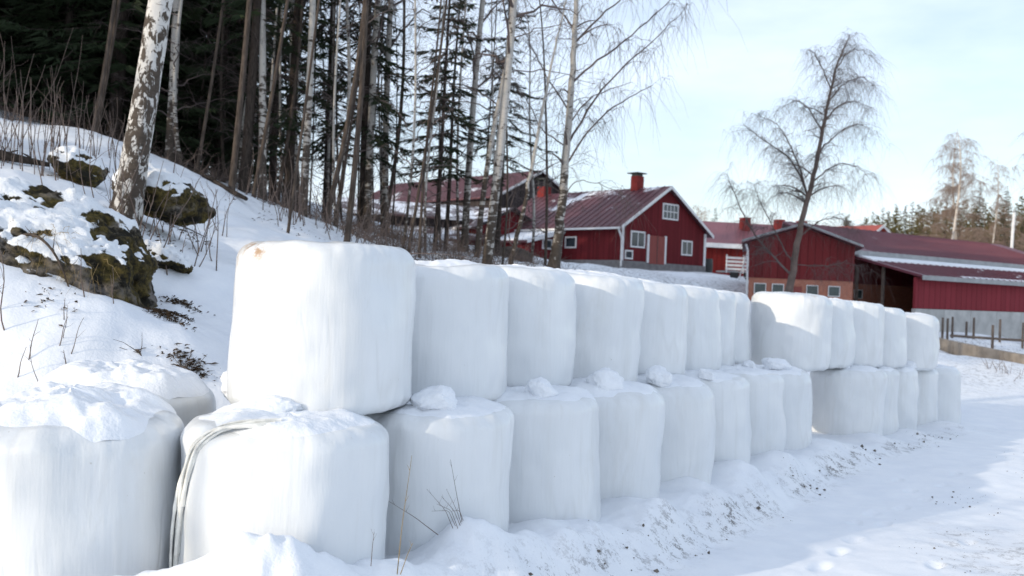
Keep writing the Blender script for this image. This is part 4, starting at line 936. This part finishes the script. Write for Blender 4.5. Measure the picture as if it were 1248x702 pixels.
# long low sheds with stepped snowy roofs, left
F5 = Frame((-10.5, 62.5), (.93, .37), (-.37, .93)); lo = root('low_shed', (-10.5, 62.5, 4), 'long low red shed with stepped snowy roofs behind the trunks', 'shed')
g = G(); F5.box(g, 0, 11.5, 1, 7, 3.0, 5.6); part('wall', g, M['red_boards_house'], lo)
g = G(); slab(g, F5(-.5, -.6, 5.45), F5(12, -.6, 5.45), F5(12, 3.2, 6.3), F5(-.5, 3.2, 6.3), .15); part('roof', g, M['roof_old'], lo)
g = G(); F5.box(g, 0, 11.5, 3.0, 7, 6.0, 7.0); part('wall', g, M['grey_boards'], lo)
g = G(); slab(g, F5(-.5, 2.2, 6.95), F5(12, 2.2, 6.95), F5(12, 7.4, 8.3), F5(-.5, 7.4, 8.3), .15); part('roof', g, M['roof_old'], lo)
for a_ in (.3, 3, 6, 9, 11.2): g = G(); F5.box(g, a_, a_ + .18, -.2, -.02, 3.0, 5.5); part('post', g, M['fence_wood'], lo)
# grey heap
hp = at(622, 322, 33); V, Fc = chunk_geo(91, (.72, .6, .40), .15, 5); g = G(); g.add(V + np.array([hp[0], hp[1], H1(hp[0], hp[1]) + .15]), Fc)
rt = root('brushwood_heap', (hp[0], hp[1], H1(hp[0], hp[1])), 'rounded grey-brown heap at the foot of the slanting thin birch', 'heap'); part('mound', g, M['heap'], rt, True)

# right barn: cross gable, long roof and lean-to
bu, bv = (.829, .559), (-.559, .829)
B = Frame((10.92, 44.0), bu, bv)
ba = root('red_barn', (10.92, 44.0, 2.1), 'long red barn on a brick base with a front gable and purple-red roofs', 'barn')
BF = Frame((10.92, 44.0), (.996, .09), (.241, .971)); WG = 5.0; ze = 4.72; zr = 5.52
g = G(); g.prism([BF(0, 0, .8), BF(WG, 0, .8), BF(WG, 8, .8), BF(0, 8, .8)], (0, 0, 2.28)); part('brick_base', g, M['brick'], ba)
part('gable_wall', gable_walls(Frame(BF(-.03, -.03, 0)[:2], BF.u, BF.v), WG + .06, 8.0, 3.08, ze, zr), M['red_boards_barn'], ba)
for gi in gable_roof(BF, WG, 8.2, ze, zr, .4, .45, .12): part('roof', gi, M['roof_barn'], ba)
barge(ba, BF, WG, ze, zr, -.46, .4, 'grey_metal', .11)
A1 = 5.9                                             # the long body starts at the right end of the gable
g = G(); g.prism([B(A1, 0.3, .8), B(30, .3, .8), B(30, 8, .8), B(A1 + 7, 8, .8)], (0, 0, 2.28)); part('brick_base', g, M['brick'], ba)
g = G(); g.prism([B(A1, 0.28, 3.08), B(30, .28, 3.08), B(30, 8, 3.08), B(A1 + 7, 8, 3.08)], (0, 0, 1.62)); part('wall', g, M['red_boards_barn'], ba)
g = G(); slab(g, B(A1 - .6, -.6, 4.72), B(30.4, -.6, 4.72), B(30.4, 5, 6.45), B(A1 + 2.2, 5, 6.45), .12); r_ = part('roof', g, M['roof_barn'], ba)
g = G()
for i in range(1, 38):
    a_ = A1 + 2.2 + i * .55
    g.prism([B(a_ - .025, -.6, 4.722), B(a_ + .025, -.6, 4.722), B(a_ + .025, 5, 6.452), B(a_ - .025, 5, 6.452)], (0, 0, .035))
part('seam', g, M['roof_barn'], r_)['kind'] = 'stuff'
g = G(); slab(g, B(30.4, 10.6, 4.72), B(A1 + 8, 10.6, 4.72), B(A1 + 2.2, 5, 6.45), B(30.4, 5, 6.45), .12); part('roof', g, M['roof_barn'], ba)
g = G(); B.box(g, A1 - .5, 30.4, -.68, -.61, 4.50, 4.72); part('fascia', g, M['grey_metal'], ba)
for c_ in (.55, 1.4, 3.05, 4.1): window(ba, BF, 'u', c_, 2.38, 2.8, .5, 'glass_teal', nx=1, fw=.04)
for c_ in (7.2, 8.5): window(ba, Frame(B(0, .3, 0)[:2], bu, bv), 'u', c_, 2.35, 2.75, .6, 'glass_teal', nx=1, fw=.04)
g = G(); BF.box(g, 2.0, 2.55, -.06, -.004, 1.0, 2.75); part('door', g, M['pale_red_door'], ba)
g = G(); g.tubes(np.array([BF(-.2, -.3, 4.6), BF(-.1, -.12, 4.3), BF(-.08, -.1, 3.0), BF(-.08, -.1, 1.6)]), np.full(4, .05), 8); part('downspout', g, M['white_paint'], ba, True)
# lean-to cattle shed
WL = 3.9; A0 = 7.0
ls = root('cattle_shed', B(A0, -WL, 1.0), 'lean-to shed with red panel wall on pale concrete, dark open end, at the right', 'shed')
g = G(); slab(g, B(A0, -WL - .35, 3.52), B(30.5, -WL - .35, 3.52), B(30.5, -.05, 4.55), B(A0, -.05, 4.55), .12); r_ = part('roof', g, M['roof_lean'], ls)
g = G()
for i in range(1, 42):
    a_ = A0 + i * .55
    g.prism([B(a_ - .025, -WL - .35, 3.522), B(a_ + .025, -WL - .35, 3.522), B(a_ + .025, -.05, 4.552), B(a_ - .025, -.05, 4.552)], (0, 0, .035))
part('seam', g, M['roof_lean'], r_)['kind'] = 'stuff'
g = G(); slab(g, B(A0 + .1, -1.5, 4.26), B(30.4, -1.35, 4.30), B(30.4, -.12, 4.64), B(A0 + .1, -.12, 4.64), .09); part('snow_layer', g, M['snow'], ls)
g = G(); slab(g, B(A0 + 3.5, -WL - .30, 3.555), B(30.4, -WL - .30, 3.555), B(30.4, -WL + .0, 3.645), B(A0 + 3.5, -WL - .1, 3.61), .05); part('snow_layer', g, M['snow'], ls)
g = G(); B.box(g, A0, 30.5, -WL - .40, -WL - .351, 3.30, 3.52); part('fascia', g, M['grey_metal'], ls)
g = G(); B.box(g, A0 + .05, 30.3, -WL, -WL + .12, 1.95, 3.42); part('panel_wall', g, M['red_panels'], ls)
for i in range(10): g = G(); B.box(g, A0 + i * 2.35, A0 + i * 2.35 + 2.32, -WL - .06, -WL + .14, -.6, 1.94); part('concrete_panel', g, M['concrete'], ls)
g = G(); B.box(g, A0 - .0, 30, -WL + .15, -.07, -.6, 1.05); part('floor', g, M['dark_brown'], ls)
g = G(); B.box(g, A0 + 6, A0 + 6.1, -WL + .15, -.07, 1.05, 3.45); part('inner_wall', g, M['dark_brown'], ls)  # near-black sheet closing the view through the open end
for b_ in (-2.0, -.5): g = G(); B.box(g, A0 + .3, A0 + .42, b_, b_ + .12, 1.0, 3.9); part('post', g, M['fence_wood'], ls)

# low red building behind, with the orange gable end
R_ = Frame((15.8, 80), (.985, .17), (-.17, .985)); rb = root('low_red_building', (15.8, 80, 4.3), 'low red building with pink metal roof between farmhouse and barn', 'barn')
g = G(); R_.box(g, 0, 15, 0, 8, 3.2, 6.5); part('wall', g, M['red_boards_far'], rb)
g = G(); slab(g, R_(-.6, -.8, 6.55), R_(15.3, -.8, 6.55), R_(15.3, 4, 8.75), R_(1.2, 4, 8.75), .2); part('roof', g, M['roof_far'], rb)
g = G(); slab(g, R_(15.3, 8.8, 6.55), R_(-.6, 8.8, 6.55), R_(1.2, 4, 8.75), R_(15.3, 4, 8.75), .2); part('roof', g, M['roof_far'], rb)
g = G(); R_.box(g, -.6, 15.3, -.88, -.81, 6.2, 6.58); part('fascia', g, M['white_paint'], rb)
for a_ in (4.5, 7.7, 9.8): g = G(); R_.box(g, a_, a_ + .75, 2.2, 2.95, 7.2, 9.1); part('chimney', g, M['chimney_red'], rb)
OG = Frame((30.6, 84), (.80, .60), (-.60, .80)); og_ = root('orange_roofed_house', (30.6, 84, 4), 'red house with orange tiled roof and white gable edge behind the barn', 'house')
part('wall', gable_walls(OG, 5.2, 14, 3.0, 7.5, 8.95), M['red_boards_far'], og_)
for gi in gable_roof(OG, 5.2, 14, 7.5, 8.95, .5, .5, .15): part('roof', gi, M['roof_orange'], og_)
barge(og_, OG, 5.2, 7.5, 8.95, -.52, .5, 'white_paint', .25)

# yard things: pallets on a white trailer, dark bin, snow-free blocks
tp = at(903, 330, 62); tz = H1(tp[0], tp[1]); tr = root('white_trailer', (tp[0], tp[1], tz), 'white slatted farm trailer parked by the low red building', 'trailer'); TF = Frame((tp[0] - 1.0, tp[1]), (.97, .24), (-.24, .97))
g = G(); TF.box(g, 0, 2.4, 0, 1.4, tz + .45, tz + .55); part('bed', g, M['grey_metal'], tr)
for k in range(4): g = G(); TF.box(g, 0, 2.4, -.03, .02, tz + .6 + k * .24, tz + .74 + k * .24); part('slat', g, M['white_paint'], tr)
for a_ in (0, 1.2, 2.35): g = G(); TF.box(g, a_, a_ + .07, -.07, -.03, tz + .4, tz + 1.6); part('stake', g, M['white_paint'], tr)
for a_ in (.7, 1.7):
    g = G(); c = np.array(TF(a_, .05, tz + .3)); an_ = np.linspace(0, 6.283, 17)[:-1]; g.prism([c + np.array([math.cos(q) * .3 * TF.u[0], math.cos(q) * .3 * TF.u[1], math.sin(q) * .3]) for q in an_], (-.04, .16, 0)); part('wheel', g, M['metal_dark'], tr)
lp = at(912, 334, 55); lz = H1(lp[0], lp[1]); ld = root('white_ladder', (lp[0], lp[1], lz), 'white ladder leaning at the corner of the right barn', 'ladder')
for o_ in (0, .45): g = G(); g.tubes(np.array([[lp[0] - .55 + o_, lp[1], lz], [lp[0] - .05 + o_, lp[1] + .2, lz + 1.7]]), np.array([.035, .035]), 6); part('rail', g, M['white_paint'], ld)
for k in range(5): q = (k + .6) / 5.4; g = G(); g.tubes(np.array([[lp[0] - .55 + .5 * q, lp[1] + .2 * q, lz + 1.7 * q], [lp[0] - .1 + .5 * q, lp[1] + .2 * q, lz + 1.7 * q]]), np.array([.022, .022]), 6); part('rung', g, M['white_paint'], ld)
bp = at(862, 327, 70); bz = H1(bp[0], bp[1]); bn = root('dark_bin', (bp[0], bp[1], bz), 'dark barrel beside the right corner of the farmhouse', 'barrel')
g = G(); g.tubes(np.array([[bp[0], bp[1], bz - .05], [bp[0], bp[1], bz + .25], [bp[0], bp[1], bz + .6], [bp[0], bp[1], bz + .95], [bp[0], bp[1], bz + 1.0]]), np.array([.36, .40, .41, .38, .34]), 16, True); part('drum', g, M['metal_dark'], bn, True)
g = G(); g.tubes(np.array([[bp[0], bp[1], bz + 1.0], [bp[0], bp[1], bz + 1.06]]), np.array([.38, .36]), 16, True); part('lid', g, M['metal_dark'], bn)

# retaining wall and post fence at the right
WA = np.array(at(1138, 425, 38)[:2]); WB = np.array(at(1300, 450, 30.5)[:2]); wu = (WB - WA); wL = np.linalg.norm(wu); wu /= wL; wvv = np.array([-wu[1], wu[0]]); WF = Frame(WA, wu, wvv)
rw = root('retaining_wall', (WA[0], WA[1], H1(*WA)), 'low weathered concrete retaining wall beside the road at the right', 'wall'); nseg = 5
for i in range(nseg):
    a0, a1 = wL * i / nseg, wL * (i + 1) / nseg - .02; m0 = WA + wu * a0; m1 = WA + wu * a1
    t0_, t1_ = at(1150 + 30 * i, 411 + 6 * i, m0[1])[2], at(1150 + 30 * (i + 1), 411 + 6 * (i + 1), m1[1])[2]
    g = G(); g.box([WF(a0, -.12, -1.2), WF(a1, -.12, -1.2), WF(a1, .12, -1.2), WF(a0, .12, -1.2), WF(a0, -.12, t0_), WF(a1, -.12, t1_), WF(a1, .12, t1_), WF(a0, .12, t0_)]); part('wall_block', g, M['wall_concrete'], rw)
fe = root('post_fence', at(1150, 412, 40), 'row of grey wooden posts with a rail above the retaining wall', 'fence')
for px, ty, by, d in [(1148, 387, 412, 39), (1154, 388, 412, 39.5), (1160, 386, 412, 40), (1177, 392, 410, 40.5), (1186, 387, 412, 40), (1209, 396, 424, 35), (1218, 389, 412, 40), (1246, 393, 414, 40), (1262, 392, 415, 39)]:
    a, b = at(px, by + 14, d), at(px + 1.2, ty, d); g = G(); g.tubes(np.array([a, (a + b) / 2, b]), np.array([.055, .05, .045]), 7, True); part('post', g, M['fence_wood'], fe)
a, b = at(1158, 409, 39), at(1290, 417, 38); g = G(); g.tubes(np.array([a, (a + b) / 2 + np.array([0, 0, -.02]), b]), np.array([.06, .06, .06]), 6, True); part('rail', g, M['fence_wood'], fe)
pp = at(1233, 300, 70); g = G(); pz = H1(pp[0], pp[1]); g.tubes(np.array([[pp[0], pp[1], pz - .2], [pp[0], pp[1], pz + 4], at(1236, 259, 70)]), np.array([.12, .11, .10]), 8, True); rt = root('white_pole', (pp[0], pp[1], pz), 'thin white pole standing before the far forest at the right', 'pole'); part('shaft', g, M['white_paint'], rt); g = G(); q = at(1236, 259, 70); g.tubes(np.array([q, q + np.array([0, 0, .15])]), np.array([.13, .09]), 8, True); part('cap', g, M['grey_metal'], rt)

# ------------------------------------------------------------------ undergrowth
def stem_bundle(name, base, n, hgt, spread, seed, label, mat='sapling', r=.006, forks=3, lean=(0, 0), cat='shrub', group='bare shrubs on the slope', rad=.25):
    rng = np.random.RandomState(seed); x, y = base; z = H1(x, y); g = G()
    for i in range(n):
        bx, by = x + rng.normal() * rad, y + rng.normal() * rad; hh = hgt * rng.uniform(.45, 1.1); bz = H1(bx, by) - .04
        tip = np.array([bx + rng.normal() * spread * hh + lean[0] * hh, by + rng.normal() * spread * hh + lean[1] * hh, bz + hh])
        P = bend_path(np.array([bx, by, bz]), tip, 9, hh * .03, rng); t = np.linspace(0, 1, 9); rr = r * rng.uniform(.6, 1.2); g.tubes(P, rr * (1 - .75 * t) + .0008, 5)
        m = rng.randint(0, forks + 1); k = rng.randint(3, 8, m)
        if m:
            d = rng.normal(size=(m, 3)); d[:, 2] = np.abs(d[:, 2]) * .6 + .6; twigs(g, P[k], d, hh * rng.uniform(.12, .35, m), np.full(m, rr * .45), rng, np.zeros(m), 5, 4)
    rt = root(name, (x, y, z), label, cat, group); part('stems', g, M[mat], rt, True)['kind'] = 'stuff'; return rt
for i, (px, py, n, h_, sp, lab) in enumerate([(20, 215, 12, 1.5, .12, 'tall bare stems at the far left above the boulder'), (62, 205, 16, 1.6, .08, 'dense upright stems left of the small brown boulder'), (95, 200, 9, 1.2, .10, 'upright stems behind the small brown boulder'), (130, 200, 7, 1.0, .2, 'thin stems left of the old birch'), (5, 180, 12, 2.0, .18, 'branching bare shrub at the left edge of the crest'),
        (158, 290, 18, 1.2, .22, 'tangle of dry stems at the foot of the old birch'), (185, 300, 8, 1.1, .25, 'dry stems just right of the old birch foot'), (225, 200, 16, 1.9, .18, 'leafless shrub on the crest behind the old birch'), (250, 215, 14, 1.7, .2, 'leafless shrub on the crest right of the old birch'), (282, 225, 12, 1.5, .18, 'leafless shrub by the sunlit slanting trunk'), (330, 255, 12, 1.3, .2, 'leafless shrub among the crest trunks'),
        (360, 270, 10, 1.1, .25, 'low twiggy shrub by the crest birches'), (395, 280, 10, 1.2, .25, 'low twiggy shrub by the brown trunk'), (440, 298, 14, 1.3, .3, 'twiggy shrub right of the brown slanting trunk'), (480, 308, 14, 1.3, .3, 'twiggy shrub under the grey birch'), (510, 315, 14, 1.2, .3, 'twiggy shrub left of the young spruces'), (548, 320, 14, 1.2, .3, 'twiggy shrub right of the young spruces'), (600, 326, 10, .9, .35, 'low twigs under the stout birch'),
        (240, 310, 5, .9, .2, 'few thin stems on the open snow slope'), (212, 290, 5, 1.0, .3, 'few stems beside the low rock'), (265, 290, 4, 1.0, .2, 'sparse stems on the slope left of the largest bale'), (8, 415, 3, 1.05, .12, 'reddish bare stem in the snow at the left edge'), (125, 380, 3, .5, .25, 'short twigs in the snow right of the large boulder'), (85, 430, 3, .45, .25, 'short forked twig below the large boulder'), (30, 470, 3, .4, .5, 'small twigs in the snow above the leftmost bale'), (65, 460, 2, .35, .3, 'tiny twig in the snow near the leftmost bale'), (1225, 455, 14, .55, .4, 'low dry bush at the foot of the retaining wall')]):
    p = ground(px, py, 6, 60) if px < 620 else ground(px, py, 15, 60)
    stem_bundle('bare_shrub', (p[0], p[1]), n if n < 6 else int(n * 1.4), h_, sp, 900 + i, lab, r=.0052 if p[1] < 11 else (.0078 if p[1] < 16 else .009), rad=.1 if n < 6 else .35)
# brush along the edge of the wood, too tangled to count
def brush():
    rng = np.random.RandomState(8); g = G(); N = 1900
    px = np.concatenate([rng.uniform(-40, 690, 1400), rng.uniform(420, 665, 500)]); d = rng.uniform(20, 33, N); x = (px - 624) / FPX * d; z = Hz(x, d); k = np.ones(N, bool)
    S = np.stack([x, d, z - .05], -1); D = rng.normal(size=(N, 3)); D[:, 2] = np.abs(D[:, 2]) * .9 + .35; L = rng.uniform(.25, 1.1, N)
    P = twigs(g, S, D, L, np.full(N, .008), rng, np.full(N, .15), 6, 4)
    i = rng.randint(1, 5, (N, 3)); st = P[np.arange(N)[:, None], i].reshape(-1, 3); D2 = rng.normal(size=st.shape); D2[:, 2] += .5; twigs(g, st, D2, rng.uniform(.15, .6, len(st)), np.full(len(st), .005), rng, np.full(len(st), .1), 4, 3)
    tag(obj('undergrowth', g.mesh('undergrowth', smooth=True), M['sapling']), 'tangled bare brushwood along the edge of the wood', 'undergrowth', kind='stuff')
    g = G(); C = []
    for cx, cy, n, sp in [(200, 393, 260, .075), (214, 388, 160, .07), (232, 445, 240, .07), (222, 372, 90, .05), (220, 372, 80, .1), (215, 280, 70, .12), (195, 292, 50, .1), (60, 378, 40, .1), (300, 240, 60, .3), (340, 268, 60, .3), (240, 292, 30, .1), (90, 226, 40, .15)]:
        p = ground(cx, cy, 7, 40); C.append(np.stack([p[0] + rng.normal(size=n) * sp * 1.5, p[1] + rng.normal(size=n) * sp], -1))
    C = np.vstack(C); z = Hz(C[:, 0], C[:, 1]); N = len(C); S = np.stack([C[:, 0], C[:, 1], z + .012], -1)
    a = rng.normal(size=(N, 3)) * .020; b = rng.normal(size=(N, 3)) * .006; a[:, 2] *= .4; b[:, 2] *= .5
    g.add(np.stack([S - a, S + b, S + a, S - b + np.array([0, 0, .012])], 1).reshape(-1, 3), np.arange(4 * N).reshape(N, 4)); tag(obj('leaf_litter', g.mesh('leaf_litter'), M['litter']), 'dark patches of dead leaves and twigs showing through the snow', 'leaf litter', kind='stuff')
    g = G(); pts = []
    for cx, cy, d, n in [(30, 292, 9.75, 240), (60, 292, 9.75, 160), (8, 290, 9.8, 160), (90, 325, 9.7, 90)]:
        p = at(cx, cy, d); pts.append(p + rng.normal(size=(n, 3)) * np.array([.13, .08, .05]))
    S = np.vstack(pts); N = len(S); D = rng.normal(size=(N, 3)) * .6 + np.array([.3, -.7, .1]); twigs(g, S, D, rng.uniform(.15, .42, N), np.full(N, .0028), rng, np.full(N, .9), 6, 3)
    tag(obj('dry_grass', g.mesh('dry_grass', smooth=True), M['dry_grass']), 'drooping straw-coloured grass along the front edge of the large boulder', 'grass', kind='stuff')
brush()
def branch(name, pts, r, label, mat='brown_bark', drop=False, group='fallen branches'):
    P = np.array(pts, float); t = np.linspace(0, 1, 14); q = np.linspace(0, 1, len(P)); Q = np.stack([np.interp(t, q, P[:, k]) for k in range(3)], -1)
    for _ in range(2): Q[1:-1] = (Q[:-2] + 2 * Q[1:-1] + Q[2:]) / 4
    rt = root(name, Q[0], label, 'branch', group); g = G(); g.tubes(Q, r * (1 - .6 * t), 7, True); part('wood', g, M[mat], rt, True)
    rng = np.random.RandomState(len(label)); g = G(); k = rng.randint(3, 12, 5); D = rng.normal(size=(5, 3)); D[:, 2] = abs(D[:, 2]); twigs(g, Q[k], D, rng.uniform(.1, .3, 5), np.full(5, r * .3), rng, np.zeros(5), 4, 4); part('side_twigs', g, M[mat], rt, True)['kind'] = 'stuff'
branch('dead_branch', [at(18, 290, 9.6), at(40, 283, 9.45), at(62, 300, 9.4), at(78, 330, 9.4), at(88, 365, 9.4)], .018, 'arched dead branch hanging in front of the large boulder')
g0 = [ground(x, y, 8, 30) for x, y in ((-20, 190), (25, 200), (60, 207))]; branch('dead_branch', [p + np.array([0, 0, .07]) for p in g0], .09, 'snowy fallen trunk lying at the left edge of the crest', 'dark_bark')
g0 = [ground(x, y, 8, 30) for x, y in ((208, 188), (250, 222), (300, 248))]; branch('dead_branch', [p + np.array([0, 0, .08]) for p in g0], .10, 'fallen trunk along the crest right of the old birch', 'dark_bark')
g0 = [ground(x, y, 7, 30) for x, y in ((55, 385), (62, 388))]
for k, (x0, y0, x1, y1, lab) in enumerate([(165, 435, 172, 440, 'short dark stick in the snow below the large boulder'), (216, 452, 236, 462, 'short thick stick in the litter left of the largest bale'), (185, 328, 215, 318, 'thin stick on the snow right of the large boulder'), (200, 272, 250, 292, 'crooked branch below the snow-capped boulder')]):
    a, b = ground(x0, y0, 6, 30), ground(x1, y1, 6, 30); branch('dead_branch', [a + np.array([0, 0, .03]), (a + b) / 2 + np.array([0, 0, .06]), b + np.array([0, 0, .03])], .015, lab)
# dry stalks in front of the lower bales
def stalk(name, pts, d, r, lab, mat='dry_grass'):
    P = np.array([at(x, y, dd) for (x, y), dd in zip(pts, np.linspace(d[0], d[1], len(pts)))]); t = np.linspace(0, 1, 10); q = np.linspace(0, 1, len(P)); Q = np.stack([np.interp(t, q, P[:, k]) for k in range(3)], -1)
    o = root(name, Q[0], lab, 'stalk', 'dry stalks by the bales'); g = G(); g.tubes(Q, r * (1 - .6 * t), 5); part('stem', g, M[mat], o, True); g = G(); rng = np.random.RandomState(len(lab)); twigs(g, Q[[6, 8]], np.array([[.4, 0, .8], [-.4, 0, .8]]), np.array([.05, .04]), np.full(2, r * .5), rng, np.zeros(2), 3, 3); part('side_twigs', g, M[mat], o)['kind'] = 'stuff'
stalk('dry_stalk', [(484, 700), (490, 640), (502, 555)], (5.75, 5.9), .0035, 'tall dry stalk left of the third lower bale'); stalk('dry_stalk', [(488, 700), (497, 675), (503, 662)], (5.7, 5.75), .003, 'short dry stalk beside the tall one')
stalk('dry_stalk', [(534, 652), (505, 630), (474, 611)], (6.45, 6.3), .003, 'dry stalk bent left across the third lower bale', 'sapling'); stalk('dry_stalk', [(563, 636), (556, 600), (549, 560)], (6.5, 6.55), .0025, 'thin upright stalk before the third lower bale', 'sapling')
for k in range(6): stalk('dry_stalk', [(552 + 3 * k, 644 - (k % 2) * 3), (543 + k * 3.4, 622), (520 + k * 6, 596 + 9 * (k * 7 % 4))], (6.42 + .03 * k, 6.5 - .02 * k), .0022, 'fan of short dry stalks before the third lower bale', 'sapling')
stalk('dry_stalk', [(452, 690), (454, 665), (456, 648)], (5.5, 5.5), .0025, 'short stalk at the right foot of the strapped bale', 'sapling')
# twig lying on the second upper bale
u2 = np.array(upper[1].location); zt = u2[2] + 1.215; cx, cy = u2[0], u2[1]
branch('dead_branch', [(cx - .45, cy - .42, zt - .13), (cx - .25, cy - .35, zt), (cx + .05, cy - .25, zt + .02), (cx + .3, cy - .1, zt + .0)], .006, 'thin bent twig lying on the second upper bale', 'sapling')
